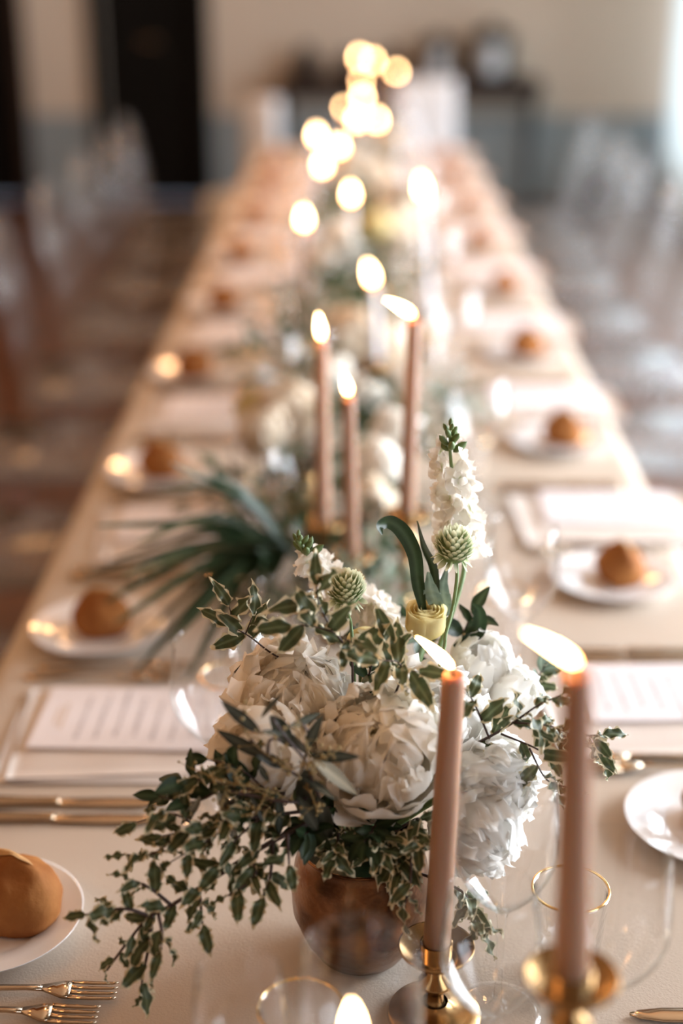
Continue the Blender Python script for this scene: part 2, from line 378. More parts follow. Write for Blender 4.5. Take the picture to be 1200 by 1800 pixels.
# ------------------------------------------------------------------ candles
def flame_mesh(h, wd, lean, name='flame'):
    """lean: (dx, dz) direction the flame is blown in"""
    n, seg = 12, 12; v = []; t = []; f = []
    d = Vector((lean[0], lean[2] if len(lean) > 2 else 0, lean[1])).normalized()
    for j in range(n + 1):
        s = j / n
        c = Vector((0, 0, 1)) * (s * h * .12 * (1 - s)) + d * (h * s)
        rr = wd * (math.sin(pi * min(1, s ** .62)) ** .8 if 0 < s < 1 else 0) * (1 - .25 * s) + 1e-5
        for k in range(seg):
            a = 2 * pi * k / seg
            x = Vector((1, 0, 0)) - d * d.x
            x.normalize(); y = d.cross(x)
            v.append(tuple(c + x * rr * math.cos(a) + y * rr * math.sin(a))); t.append(s)
    for j in range(n):
        for k in range(seg): l = (k + 1) % seg; f.append((j * seg + k, j * seg + l, (j + 1) * seg + l, (j + 1) * seg + k))
    b = MB(); b.add(v, f, t=t); return b.mesh(name, M_flame)
def candle(base, L, r0, r1, mat, label, lean=(-.1, 1), fh=.036, fw=.0058, tilt=(0, 0), lit=True, group=None):
    o = thing('taper_candle', label, 'candle', base, group=group, rot=(tilt[1], tilt[0], 0))
    prof = [(1e-5, 0), (r0 * .86, 0), (r0 * .9, .002), (r0 * .92, .014), (r0, .02)]
    for k in range(1, 9): prof.append((r0 + (r1 - r0) * k / 8, .02 + (L - .026) * k / 8))
    prof += [(r1 * .92, L - .001), (r1 * .75, L + .0008), (r1 * .4, L - .002), (1e-5, L - .003)]
    MB().add(*lathe(prof, 32)).obj('wax', mat, o)
    dx = .25 * lean[0]
    MB().add(*tube([(0, 0, L - .004), (dx * .005, 0, L + .004), (dx * .02, 0, L + .009)], [.0011, .001, .0008], 6)).obj('wick', M_wick, o)
    if lit: inst(flame_mesh(fh, fw, lean), 'flame', o, Matrix.Translation((0, 0, L + .005)))
    return o
def stick(base, H, label, rb=.043, rc=.03, group=None, style=0):
    o = thing('candlestick', label, 'candlestick', base, group=group)
    prof = [(1e-5, 0), (rb, 0), (rb, .003), (rb * .95, .006), (rb * .72, .008), (rb * .42, .011), (.012, .016)]
    MB().add(*lathe(prof, 40)).obj('foot', M_brass, o)
    s0, s1 = .014, H - .022; st = [(.010, s0)]
    n = max(1, int((s1 - s0) / .035))
    for k in range(n):
        a = s0 + (s1 - s0) * k / n; e = s0 + (s1 - s0) * (k + 1) / n; q = e - a
        st += [(.008, a + q * .1), (.008, a + q * .32), (.0155, a + q * .5), (.0155, a + q * .56), (.008, a + q * .72), (.007, e)]
    MB().add(*lathe(st, 32)).obj('stem', M_brass, o)
    cp = [(.006, s1 - .001), (rc * .6, s1 + .002), (rc, s1 + .015), (rc * 1.03, s1 + .019), (rc * .98, s1 + .0185), (rc * .62, s1 + .006), (.0145, s1 + .006), (.0145, s1 + .022), (.0118, s1 + .022), (.0116, s1 + .004), (1e-5, s1 + .004)]
    MB().add(*lathe(cp, 40)).obj('drip_cup', M_brass, o)
    return o
def candle_px(px, ptop, pbase, Y, r0, r1, mat, label, slabel, fixed=None, **k):
    top = at(px[1], ptop, Y); bot = at(px[0], pbase, Y)
    H = bot.z - TZ
    x = bot.x; L = top.z - bot.z
    stick((x, Y, TZ), H + .018, slabel, **(fixed or {}))
    tl = math.atan2(top.x - x, L)
    return candle((x, Y, TZ + H), L, r0, r1, mat, label, tilt=(tl, 0), **k)
candle_px((766, 797), 1185, 1685, 1.03, .0122, .0098, M_wax, 'mauve taper candle before the peonies, flame blown left, in the short brass holder', 'short brass candlestick with wide foot, holding the mauve candle before the peonies',
          fixed=dict(rb=.043, rc=.033), lean=(-.82, .72), fh=.043, fw=.0044)
candle_px((1003, 1017), 1180, 1745, .775, .0120, .0092, M_wax, 'nearest mauve taper candle on the right, flame blown strongly left', 'tall brass candlestick cut by the lower edge of the picture, right',
          fixed=dict(rb=.05, rc=.031), lean=(-.90, .62), fh=.040, fw=.0040)
candle_px((622, 622), 1838, 2120, .70, .0115, .0095, M_wax, 'burning candle at the lower edge, only its flame tip in the picture', 'brass candlestick below the lower edge of the picture, centre', lean=(-.05, 1), fh=.030, fw=.0068)
candle_px((568, 565), 602, 935, 1.90, .0118, .0088, M_wax, 'mauve taper candle left of the three behind the flowers, upright flame', 'brass candlestick under the left candle of the three behind the flowers', lean=(-.12, 1))
candle_px((618, 613), 700, 992, 1.80, .0112, .0085, M_wax, 'shortest mauve taper candle, middle of the three behind the flowers', 'brass candlestick under the middle candle of the three behind the flowers', lean=(-.22, 1), fh=.03)
candle_px((714, 728), 562, 920, 1.83, .0122, .0090, M_wax, 'mauve taper candle right of the three, flame blown flat to the left', 'tall brass candlestick under the right candle of the three behind the flowers', lean=(-.92, .5), fh=.045, fw=.0062)
candle_px((755, 745), 350, 560, 3.30, .0125, .0105, M_waxw, 'tall white taper candle, highest standing on the right behind the mauve ones', 'brass candlestick under the tall white candle', lean=(-.1, 1), fh=.05, fw=.012)
candle_px((662, 656), 502, 645, 2.85, .0118, .0100, M_waxw, 'shorter white taper candle in the middle of the table, behind the mauve ones', 'brass candlestick under the shorter white candle', lean=(-.25, 1), fh=.045, fw=.011)
# the flames farther down the table
far_f = [(535, 402, 3.15, 'low single flame left of the table centre'), (617, 357, 3.55, 'flame just right above the low left flame'), (567, 304, 4.1, 'lowest flame of the far left trio'),
         (597, 270, 4.45, 'right flame of the far left trio'), (557, 250, 4.7, 'top flame of the far left trio'), (627, 222, 5.1, 'lower left flame of the far bright cluster'), (663, 222, 5.3, 'lower right flame of the far bright cluster'),
         (637, 182, 5.6, 'top flame of the far bright cluster'), (605, 197, 5.8, 'left dimmer flame of the far bright cluster'), (635, 150, 6.05, 'faint orange flame between the two far clusters'), (697, 133, 6.3, 'orange flame standing alone at the far right'),
         (632, 110, 6.6, 'left flame of the farthest pair'), (655, 116, 6.75, 'right flame of the farthest pair')]
for k, (px, pf, Y, s) in enumerate(far_f):
    top = at(px, pf, Y); H = .07 + .02 * (k % 3); L = max(.12, top.z - TZ - H)
    if top.z - TZ - H < .12: H = max(.03, top.z - TZ - .12); L = top.z - TZ - H
    stick((top.x, Y, TZ), H + .018, 'blurred candlestick under the ' + s, group='far candlesticks')
    candle((top.x, Y, TZ + H), L, .0115, .009, M_waxw if k in (1, 4, 7) else M_wax, 'candle with the ' + s, lean=(-.05, 1), fh=.04 if k not in (9, 10, 8) else .027, fw=.0115 if k not in (9, 8) else .008, group='far candles')

# ------------------------------------------------------------------ glasses
def profglass(H, rr, rb, hb, n=14):
    """bowl profile from the stem joint at hb to the rim at H, open on top"""
    out = []
    for k in range(n + 1):
        s = k / n
        a = math.sin(min(1, s * 1.9) * pi / 2) ** .8
        r = rb * a if s < .53 else rb + (rr - rb) * ((s - .53) / .47) ** 1.5
        out.append((max(r, .003), hb + (H - hb) * s))
    return out
GL = {}
def glass_parts(kind):
    if kind in GL: return GL[kind]
    H, rr, rb, hb, rf = {'big': (.242, .041, .046, .108, .040), 'mid': (.215, .035, .041, .088, .037), 'small': (.195, .032, .037, .085, .034)}[kind]
    p = profglass(H, rr, rb, hb); q = [(r - .0011, z) for r, z in reversed(p[1:])]
    b = MB().add(*lathe(p + [(rr - .0003, H + .0005), (rr - .0008, H + .0005)] + q + [(1e-4, hb + .006)], 48))
    st = [(1e-5, hb + .005), (.006, hb + .003), (.0042, hb - .006), (.0034, hb - .02), (.0033, .03), (.0045, .012), (.009, .006)]
    s = MB().add(*lathe(st, 20))
    ft = [(.009, .0062), (.018, .0035), (rf * .8, .0022), (rf, .0014), (rf, .0004), (rf * .97, 0), (1e-5, 0)]
    f = MB().add(*lathe(ft, 48))
    GL[kind] = (b.mesh('bowl', M_glass), s.mesh('stem', M_glass), f.mesh('foot', M_glass)); return GL[kind]
def wineglass(kind, x, y, label, group='stemmed glasses on the table'):
    o = thing('wine_glass', label, 'glass', (x, y, TZ), group=group)
    for me, n in zip(glass_parts(kind), ('bowl', 'stem', 'foot')): inst(me, n, o)
    return o
def tumbler_mesh():
    H = .098; n = 22
    pr = [(1e-5, 0), (.022, 0), (.0265, .002)] + [(.0275 + .0085 * (k / n) ** .8, .004 + (H - .004) * k / n) for k in range(n + 1)]
    inner = [(r - .0022, z) for r, z in reversed(pr[3:])]; inner += [(.02, .012), (1e-5, .012)]
    def wob(a, j, z):
        if z < .006 or z > .085: return 0
        return -.0011 * abs(math.sin(a * 9 + z * 190)) * abs(math.sin(a * 9 - z * 190)) if j < 26 else 0
    return MB().add(*lathe(pr + inner, 108, wob)).mesh('body', M_tumbler)
TB = tumbler_mesh()
TR = MB().add(*[(lambda a: a)(x) for x in lathe([(.0350 + .0013 * math.cos(q), .098 + .0013 * math.sin(q)) for q in [2 * pi * k / 8 for k in range(9)]], 48)]).mesh('rim', M_gold)
def tumbler(x, y, label, group='pressed tumblers on the table'):
    o = thing('tumbler', label, 'glass', (x, y, TZ), group=group); inst(TB, 'body', o); inst(TR, 'gold_rim', o); return o
wineglass('big', .129, 1.035, 'tall wine glass right of the near left candle, before the lower right peony')
wineglass('mid', .108, .925, 'wine glass between the two near candles, nearest of the overlapping three')
wineglass('big', .206, .935, 'wide wine glass right of the nearest candle, at the lower right')
tumbler(.197, 1.085, 'pressed glass tumbler with gold rim behind the nearest candle')
tumbler(-.044, .925, 'pressed tumbler at the lower edge, left of the short candlestick')
wineglass('small', -.086, .85, 'blurred wine glass at the lower edge, left of the near tumbler')
wineglass('big', .004, .82, 'blurred large wine glass before the copper vase, at the lower edge')
wineglass('mid', -.160, 1.35, 'wine glass standing beside the left menu card, left of the peonies')
wineglass('mid', -.083, 1.49, 'wine glass behind the left peony, under the palm frond')

# ------------------------------------------------------------------ place settings
def plate_mesh():
    p = [(1e-5, .004), (.046, .004), (.054, .0055), (.058, .0085), (.075, .0125), (.092, .0165), (.0935, .0170), (.0930, .0155), (.076, .0090), (.060, .0035), (.052, 0), (.048, 0), (.046, .0015), (1e-5, .0015)]
    return MB().add(*lathe(p, 64)).mesh('plate', M_plate)
PL = plate_mesh()
def roll_mesh(seed, lx=.042, ly=.036, lz=.031):
    v, f = sphere(1, 36, 24); out = []
    for p in v:
        p = Vector(p); q = p.copy()
        k = 1 + .10 * noise.noise(p * 1.4 + Vector((seed, 0, 0))) + .05 * noise.noise(p * 4 + Vector((0, seed, 0)))
        z = q.z
        ridge = math.exp(-(q.y * 4.2 + .6 * q.x) ** 2) * max(0, z)
        q = Vector((q.x * lx, q.y * ly, max(q.z, -.72) * lz)) * k
        q.z += ridge * .008; q.x *= 1 - .1 * max(0, z)
        out.append(tuple(q))
    b = MB().add(out, f); return b.mesh('crust', M_crust)
def slash_mesh(seed, lx=.042, ly=.036, lz=.031):
    def fn(u, v):
        x = (u - .5) * 1.2; y = (v - .5) * .30 * (1 - (2 * u - 1) ** 2) + .05 * math.sin(x * 5 + seed)
        z = math.sqrt(max(0, 1 - x * x - y * y)); p = Vector((x, y, z))
        k = 1 + .10 * noise.noise(p * 1.4 + Vector((seed, 0, 0))) + .05 * noise.noise(p * 4 + Vector((0, seed, 0)))
        ridge = math.exp(-(y * 4.2 + .6 * x) ** 2) * z
        q = Vector((x * lx, y * ly, z * lz)) * k; q.z += ridge * .008 + .0012; q.x *= 1 - .1 * z
        return tuple(q)
    return MB().add(*grid(14, 4, fn)).mesh('split_crust', M_flour)
ROLLS = [(roll_mesh(s), slash_mesh(s)) for s in (1.3, 4.1, 7.7)]
def fork_parts():
    h = MB()
    def strip(b, pts, zf, th=.0022):
        v = []; n = len(pts)
        for x, w in pts:
            z = zf(x); v += [(x, -w, z), (x, w, z), (x, w * .8, z + th), (x, -w * .8, z + th)]
        f = []
        for i in range(n - 1):
            for k in range(4): l = (k + 1) % 4; f.append((i * 4 + k, i * 4 + l, (i + 1) * 4 + l, (i + 1) * 4 + k))
        f.append((3, 2, 1, 0)); f.append(tuple((n - 1) * 4 + k for k in range(4))); b.add(v, f)
    zf = lambda x: .0008 + .007 * max(0, math.sin((x - .02) / .19 * pi)) if x < .2 else .0008
    strip(h, [(0, .004), (.004, .0085), (.02, .0095), (.05, .0065), (.09, .0035), (.125, .003), (.14, .0038)], zf)
    d = MB(); strip(d, [(.14, .0038), (.15, .008), (.158, .0118), (.166, .0125)], zf)
    for k in range(4):
        t = MB(); y = -.0102 + k * .0068
        q = MB(); strip(q, [(.165, .0021), (.185, .0019), (.203, .0014), (.209, .0006)], lambda x: zf(x) + .004 * max(0, (x - .18) / .03), .0016)
        d.add([(p[0], p[1] + y, p[2]) for p in q.v], q.f)
    k = MB(); strip(k, [(0, .004), (.004, .0078), (.03, .0085), (.07, .0062), (.098, .0058), (.102, .007), (.106, .0055)], lambda x: .0008, .0062)
    bl = MB(); strip(bl, [(.106, .0055), (.112, .0085), (.16, .0098), (.20, .0095), (.222, .0055), (.230, .001)], lambda x: .002, .0016)
    return h.mesh('handle', M_silver), d.mesh('tines', M_silver), k.mesh('handle', M_silver), bl.mesh('blade', M_silver)
FH, FT, KH, KB = fork_parts()
def fork(x, y, rz, label):
    o = thing('fork', label, 'fork', (x, y, TZ), rz, 'forks laid beside the menus'); inst(FH, 'handle', o); inst(FT, 'tines', o); return o
def knife(x, y, rz, label):
    o = thing('knife', label, 'knife', (x, y, TZ), rz, 'knives laid beside the menus'); inst(KH, 'handle', o); inst(KB, 'blade', o); return o
def napkin_mesh(seed):
    b = MB()
    for lay, (dx, dy, rot, z0) in enumerate(((0, 0, 0, .001), (.012, .010, .05, .005))):
        def fn(u, v):
            x = (u - .5) * .30; y = (v - .5) * .215; c, s = math.cos(rot), math.sin(rot)
            e = min(u, 1 - u, v, 1 - v)
            z = z0 + .0035 * (1 - math.exp(-e * 16)) + .0016 * noise.noise((x * 11 + seed, y * 14, lay)) + .0012
            return (x * c - y * s + dx, x * s + y * c + dy, z)
        v, f = grid(22, 16, fn); n = len(v); b.add(v, f)
        # rim thickness down to the layer's foot
        rim = [i for i in range(23)] + [23 * j + 22 for j in range(1, 17)] + [23 * 16 + i for i in range(21, -1, -1)] + [23 * j for j in range(15, 0, -1)]
        base = [(v[i][0], v[i][1], z0 - .0008) for i in rim]; m = len(rim); off = len(b.v)
        b.v += base
        for i in range(m): b.f.append([off - n + rim[i], off - n + rim[(i + 1) % m], off + (i + 1) % m, off + i])
    return b.mesh('napkin', M_napkin)
NAP = [napkin_mesh(s) for s in (2, 9)]
MP = MB().add(*box(-.112, .112, -.074, .074, 0, .0012)).mesh('menu_card', M_paper, False)
def menu_text():
    b = MB(); r = random.Random(3)
    for k in range(7):                     # lines of small handwriting, read from the diner's side
        x = -.055 + k * .023; y = -.056 + r.uniform(0, .012); end = .056 - r.uniform(0, .02)
        while y < end:
            wl = r.uniform(.006, .016); yy = y
            while yy < y + wl:
                hh = r.choice((.0022, .003, .005))
                b.add([(x, yy, .0014), (x, yy + .0012, .0014), (x - hh, yy + .0018, .0014), (x - hh, yy + .0006, .0014)], [(0, 1, 2, 3)])
                b.add([(x, yy, .0014), (x, yy + .002, .0014), (x - .0008, yy + .002, .0014), (x - .0008, yy, .0014)], [(0, 3, 2, 1)])
                yy += .0023
            y += wl + .004
    return b.mesh('handwriting', M_ink, False)
MT = menu_text()
def menu_head():
    b = MB()
    for k, (x, w) in enumerate(((-.088, .02), (-.080, .030))):
        yy = -w
        while yy < w: b.add([(x, yy, .0014), (x, yy + .003, .0014), (x - .004, yy + .0036, .0014), (x - .004, yy + .001, .0014)], [(0, 1, 2, 3)]); yy += .0048
    return b.mesh('heading', M_goldink, False)
MH = menu_head()
ORD = ['first', 'second', 'third', 'fourth', 'fifth', 'sixth', 'seventh', 'eighth', 'ninth', 'tenth']
def setting(side, k, yp, nap=True):
    s = -1 if side == 'left' else 1; o_ = ORD[k]; far_ = k > 4
    px = -.362 if s < 0 else .388
    jx = 0 if k < 3 else R.uniform(-.01, .01)
    who = '%s side, %s from the camera' % (side, o_)
    p = inst(PL, 'side_plate'); p.location = (px + jx, yp, TZ + .0006); tag(p, 'white side plate on the %s' % who, 'plate', 'side plates along the table')
    cr, sl = ROLLS[(k * 2 + (s > 0)) % 3]
    rr = thing('bread_roll', 'golden bread roll on the plate, %s' % who, 'bread roll', (px + jx + (.004 if s < 0 else .010), yp + .004, TZ + .0275), R.uniform(-.6, .6) + (0 if s < 0 else 2.2), 'bread rolls on the side plates')
    rr.scale = (1.15, 1.12, 1.3) if (s < 0 and k == 0) else (1, 1, 1.1)
    if s < 0 and k == 0: rr.location.x += .022; rr.location.z += .006
    inst(cr, 'crust', rr); inst(sl, 'split_crust', rr)
    dr = 0 if s < 0 else pi
    # a diner on the left has the bread plate farther from the camera; on the right nearer
    q = -s
    if s < 0: fy, my, ky = yp - .125, yp - .265, (yp - .455, yp - .425)
    else: fy, my, ky = yp + .115, yp + .275, (yp + .392, yp + .418)
    hx = -.44 if s < 0 else .475
    fork(hx, fy, dr + R.uniform(-.03, .03), 'outer dinner fork, %s' % who)
    fork(hx + .012 * -s, fy + .026, dr + R.uniform(-.03, .03), 'inner dinner fork beside the outer one, %s' % who)
    n = inst(NAP[k % 2], 'napkin'); nx = -.275 if s < 0 else (.432 if k == 1 else .400)
    n.location = (nx, my - .01, TZ); n.rotation_euler = (0, 0, R.uniform(-.05, .05) + (0.06 if s < 0 else pi)); tag(n, 'folded cream linen napkin under the menu, %s' % who, 'napkin', 'folded napkins')
    mm = thing('menu_card', 'white handwritten menu card lying on the napkin, %s' % who, 'menu', (nx - .005, my + .012, TZ + .0125), (0 if s < 0 else pi) + R.uniform(-.03, .03), 'menu cards')
    inst(MP, 'card', mm); inst(MT, 'handwriting', mm); inst(MH, 'heading', mm)
    for j, kk in enumerate(ky):
        knife(hx, kk, dr + R.uniform(-.02, .02), '%s table knife of the pair, %s' % (('nearer', 'farther')[j], who))
    if s < 0:
        for gk, gx, gy, ds in (('mid', -.150, yp - .44, 'outer'), ('small', -.086, yp - .31, 'inner')):
            if gy > 1.6: wineglass(gk, gx, gy, '%s wine glass, %s' % (ds, who))
        if yp - .21 > 1.4: tumbler(-.150, yp - .30, 'gold-rimmed pressed tumbler, %s' % who)
    else:
        for gk, gx, gy, ds in (('big', .205, yp + .29, 'outer'), ('mid', .135, yp + .32, 'inner')):
            if gy < 7 and (k < 5 or ds == 'outer'): wineglass(gk, gx, gy, '%s wine glass, %s' % (ds, who))
        if yp + .40 < 6.95: tumbler(.197, yp + .40, 'gold-rimmed pressed tumbler, %s' % who)
for k in range(9): setting('left', k, 1.150 + .64 * k)
for k in range(9): setting('right', k, 1.325 + .645 * k)
# the small knife at the lower right corner
knife(.478, 1.03, pi, 'dark knife cut by the lower right corner of the picture')
# bread roll crop at lower left is the first of the left side; its napkin and menu lie below the frame

# ------------------------------------------------------------------ flowers: petals
def petal(Rr, amax, W, ruff, seed, curl=0.0, nu=12, nv=11, notch=.12, dip=0.0):
    v = []; t = []
    rn = random.Random(seed); ph = rn.uniform(0, 9)
    for j in range(nv + 1):
        for i in range(nu + 1):
            u = -1 + 2 * i / nu; s0 = j / nv
            top = 1 - .30 * abs(u) ** 2.6 + notch * noise.noise((u * 3.1 + ph, seed * 1.7, 0)) + notch * .45 * noise.noise((u * 9 + ph, seed, 4)) - dip * math.exp(-(u / .25) ** 2)
            s = s0 * top
            a = amax * s - curl * max(0, s - .62) ** 2 * 3.2
            wl = W * min(1, s * 1.9 + .03) ** .72
            x = u * wl; rho = max(Rr * .82, .004); phi = max(-1.5, min(1.5, x / rho))
            out = Rr * math.sin(a) - rho * (1 - math.cos(phi)) * min(1, s * 1.6)
            z = Rr * (1 - math.cos(a))
            rf = ruff * s ** 2.2
            n1 = noise.noise((u * 2.2 + ph, s * 2.5, seed)); n2 = noise.noise((u * 4.6 + ph, s * 3, seed + 5))
            out += rf * (n1 * 1.3 + n2 * .8 * abs(u)); z += rf * noise.noise((u * 3 + ph, s * 2, seed + 9)) * .9
            v.append((rho * math.sin(phi) + rf * .5 * n2, out, z)); t.append(s0)
    f = [(j * (nu + 1) + i, j * (nu + 1) + i + 1, (j + 1) * (nu + 1) + i + 1, (j + 1) * (nu + 1) + i) for j in range(nv) for i in range(nu)]
    return v, f, t
# unit flower of radius 1: (ring radius, opening angle, half width, ruffle, curl, how many)
RINGS = [(1.00, 88, .74, .15, 1.0, 8), (.95, 108, .68, .16, .6, 8), (.90, 130, .60, .16, .3, 8), (.85, 150, .54, .16, .1, 8), (.79, 172, .48, .15, 0, 8), (.70, 192, .46, .12, 0, 8)]
RUFF = [(1.00, 84, .66, .20, 1.0, 9), (.94, 102, .56, .24, .7, 10), (.87, 118, .46, .28, .4, 11), (.80, 136, .40, .30, .2, 11), (.70, 154, .36, .28, 0, 10), (.60, 180, .36, .22, 0, 9)]
TABLES = {False: RINGS, True: RUFF, 'mix': RINGS[:2] + [(.90, 122, .56, .24, .4, 9)] + RUFF[3:]}
PET = {}
def petal_set(mat, ruffled=False):
    if (mat.name, ruffled) in PET: return PET[mat.name, ruffled]
    out = []
    for ri, (rr, am, W, rf, cu_, n) in enumerate(TABLES[ruffled]):
        row = []
        for k in range(3):
            v, f, t = petal(rr, rad(am), W, rf, ri * 10 + k + 1, cu_, nu=14, nv=12, dip=(.14 if ruffled else .08) if k == 1 else 0, notch=.18 if ruffled else .13)
            b = MB(); b.add(v, f, t=t); row.append(b.mesh('petal', mat))
        out.append(row)
    PET[mat.name, ruffled] = out; return out
def peony_mats(r, op, seed, sel=None, ruffled=False):
    """matrices of all petals of one bloom (ring, variant, matrix); op > 1 opens the outer rings, < 1 closes them"""
    rn = random.Random(seed); out = []
    for ri, (rr, am, W, rf, cu_, n) in enumerate(TABLES[ruffled]):
        if sel and ri not in sel: continue
        off = rn.uniform(0, 6.28)
        for k in range(n):
            a = off + 2 * pi * k / n + rn.uniform(-.22, .22)
            tilt = rad((op - 1) * (60 if ri < 2 else 8) + rn.uniform(-8, 7)); sc = r * rn.uniform(.88, 1.06)
            M = Matrix.Rotation(a, 4, 'Z') @ Matrix.Rotation(-tilt, 4, 'X') @ Matrix.Rotation(rn.uniform(-.15, .15), 4, 'Y') @ Matrix.Diagonal((sc, sc, sc * rn.uniform(.92, 1.05), 1))
            M = Matrix.Translation((0, 0, r * .06 * ri)) @ M
            out.append((ri, k % 3, M))
    return out
def axis_rot(axis):
    return Vector((0, 0, 1)).rotation_difference(Vector(axis).normalized())
VASE = Vector((.005, 1.12, TZ))
def peony(c, r, axis, label, mat=None, op=1.0, seed=1, stem_to=None, sel=None, name='peony', cat='flower', group=None, ruffled=False):
    mat = mat or M_petal; ax = Vector(axis).normalized()
    o = thing(name, label, cat, Vector(c) - ax * r * .85, group=group); o.rotation_mode = 'QUATERNION'; o.rotation_quaternion = axis_rot(ax)
    ps = petal_set(mat, ruffled)
    for ri, k, M in peony_mats(r, op, seed, sel, ruffled): inst(ps[ri][k], 'petal', o, M)
    # green cup and stem
    q = o.rotation_quaternion.inverted()
    st = Vector(stem_to) if stem_to is not None else VASE + Vector((0, 0, .11))
    loc = q @ (st - o.location)
    MB().add(*tube(catmull([(0, 0, .001), (0, 0, -.02), loc * .6 + Vector((0, 0, -.012)), loc], 4), .0032, 8)).obj('stem', M_gstem, o)
    b = MB()
    for k in range(5):
        v, f, t = petal(.42 * r, rad(70), .3 * r, .02 * r, k + 40, nu=4, nv=4); b.add(v, f, Matrix.Rotation(k * 1.257, 4, 'Z') @ Matrix.Translation((0, 0, -.004)))
    b.a = {}; b.obj('calyx', M_gstem, o)
    return o
P_ = lambda *a, **k: peony(*a, **k)
toc = lambda p: (CAM - p).normalized()
c = at(668, 1312, 1.105); peony(c, .064, toc(c) * .8 + Vector((-.05, 0, .55)), 'large white peony in the middle of the arrangement, beside the left candle', seed=11, op=1.08, ruffled='mix')
c = at(512, 1222, 1.17); peony(c, .061, Vector((.05, -.35, .95)), 'white peony with pale yellow heart at the upper left of the arrangement', seed=21, op=1.12, ruffled=True)
c = at(455, 1325, 1.10); peony(c, .046, Vector((-.75, -.45, .25)), 'half hidden cream peony low on the left, behind the olive leaves', seed=31, op=1.15, sel=(0, 1, 2, 3))
c = at(762, 1262, 1.17); peony(c, .058, Vector((.35, -.4, .8)), 'white peony behind the near left candle', M_petalw, seed=41, op=1.05, ruffled='mix')
c = at(872, 1372, 1.12); peony(c, .046, Vector((.55, -.62, .45)), 'ruffled white peony on the right, seen behind the tall wine glass rim', M_petalw, seed=51, op=1.15, ruffled=True)
c = at(848, 1465, 1.09); peony(c, .044, Vector((.45, -.75, -.15)), 'drooping white peony lowest on the right, behind the wine glass', M_petalw, seed=61, op=1.15, ruffled=True)
c = at(846, 1172, 1.24); peony(c, .039, Vector((.10, -.2, 1)), 'closed round white peony bud at the upper right, behind the candle flame', M_petalw, op=.62, seed=71, sel=(0, 1, 2, 3))
c = at(905, 1222, 1.22); peony(c, .030, Vector((.45, -.45, .7)), 'small half open white bud right of the closed peony bud', M_petalw, op=.75, seed=81, sel=(0, 1, 2, 3))
c = at(700, 1228, 1.20); peony(c, .042, Vector((.0, -.3, 1)), 'white peony rising behind the large middle one', M_petal, seed=91, op=1.0, ruffled=True, sel=(0, 1, 2, 3))
c = at(640, 1400, 1.09); peony(c, .034, Vector((-.1, -.75, -.35)), 'white petals of a peony hanging under the large middle one', M_petal, seed=95, op=1.3, sel=(0, 1))

def rose(c, r, axis, label, seed, mat=M_rose):
    ax = Vector(axis).normalized(); o = thing('rose', label, 'flower', Vector(c) - ax * r); o.rotation_mode = 'QUATERNION'; o.rotation_quaternion = axis_rot(ax)
    rn = random.Random(seed)
    for ring, (rr, n, h) in enumerate(((1.0, 5, 1.75), (.84, 5, 1.78), (.66, 4, 1.82), (.48, 4, 1.84), (.30, 3, 1.84))):
        for k in range(n):
            v = []; t = []; f = []; nu, nv = 10, 9; w0 = 2 * pi / n * .72; a0 = 2 * pi * k / n + ring * .7
            for j in range(nv + 1):
                for i in range(nu + 1):
                    u = -1 + 2 * i / nu; s = j / nv
                    sh = s * (1 - .10 * u * u)
                    q = rr * r * (math.sin(min(1, sh * 1.7 + .18) * pi / 2)) * (1 - .06 * sh + .10 * max(0, sh - .8) * (3 if ring < 2 else 1.5)) * (1 + .05 * u)
                    a = a0 + u * w0
                    v.append((q * math.cos(a), q * math.sin(a), h * r * sh)); t.append(s)
            f = [(j * (nu + 1) + i, j * (nu + 1) + i + 1, (j + 1) * (nu + 1) + i + 1, (j + 1) * (nu + 1) + i) for j in range(nv) for i in range(nu)]
            b = MB(); b.add(v, f, t=t); b.obj('petal', mat, o)
    q = o.rotation_quaternion.inverted(); loc = q @ (VASE + Vector((0, 0, .12)) - o.location)
    MB().add(*tube([(0, 0, .002), (0, 0, -.012), loc], .0026, 8)).obj('stem', M_gstem, o)
    return o
rose(at(748, 1092, 1.22), .0195, (.05, -.12, 1), 'small pale yellow rose standing above the peonies, under the green flower head', 3)
rose(at(640, 1142, 1.21), .018, (.1, -.5, .85), 'pale cream rose half hidden behind the variegated leaves', 5)

# round green-white flower heads
def flower_head(c, r, axis, label, seed, stem_pts):
    ax = Vector(axis).normalized(); o = thing('clover_flower', label, 'flower', c); o.rotation_mode = 'QUATERNION'; o.rotation_quaternion = axis_rot(ax)
    rn = random.Random(seed); b = MB(); n = 120
    for k in range(n):
        z = 1 - 1.72 * (k + .5) / n; a = k * 2.39996; q = math.sqrt(max(0, 1 - z * z)); d = Vector((q * math.cos(a), q * math.sin(a), z * 1.05))
        up = Vector((0, 0, 1)); dd = (d * .50 + up * (.85 if z > -.45 else -.05) + Vector((rn.uniform(-.12, .12),) * 3)).normalized()
        L = r * rn.uniform(.44, .56); w_ = L * .30
        M = frame(d * r * .70, dd, d)
        v = [(0, 0, 0)]; 
        v = []; t = []
        for j in range(5):
            s = j / 4; ww = w_ * math.sin(pi * (.18 + .78 * s)) ** .7
            for i in (-1, 0, 1): v.append((i * ww, s * L, .35 * ww * (1 - i * i) + .12 * L * s * s)); t.append(s)
        f = [(j * 3 + i, j * 3 + i + 1, j * 3 + i + 4, j * 3 + i + 3) for j in range(4) for i in range(2)]
        b.add(v, f, M, t=t)
    b.obj('florets', M_clover, o, kind='stuff')
    MB().add(*sphere(r * .72, 14, 10)).obj('flower_core', M_gbud, o)
    q = o.rotation_quaternion.inverted()
    MB().add(*tube([q @ (Vector(p) - Vector(c)) for p in catmull(stem_pts, 5)], .0017, 8)).obj('stem', M_gstem, o)
    return o
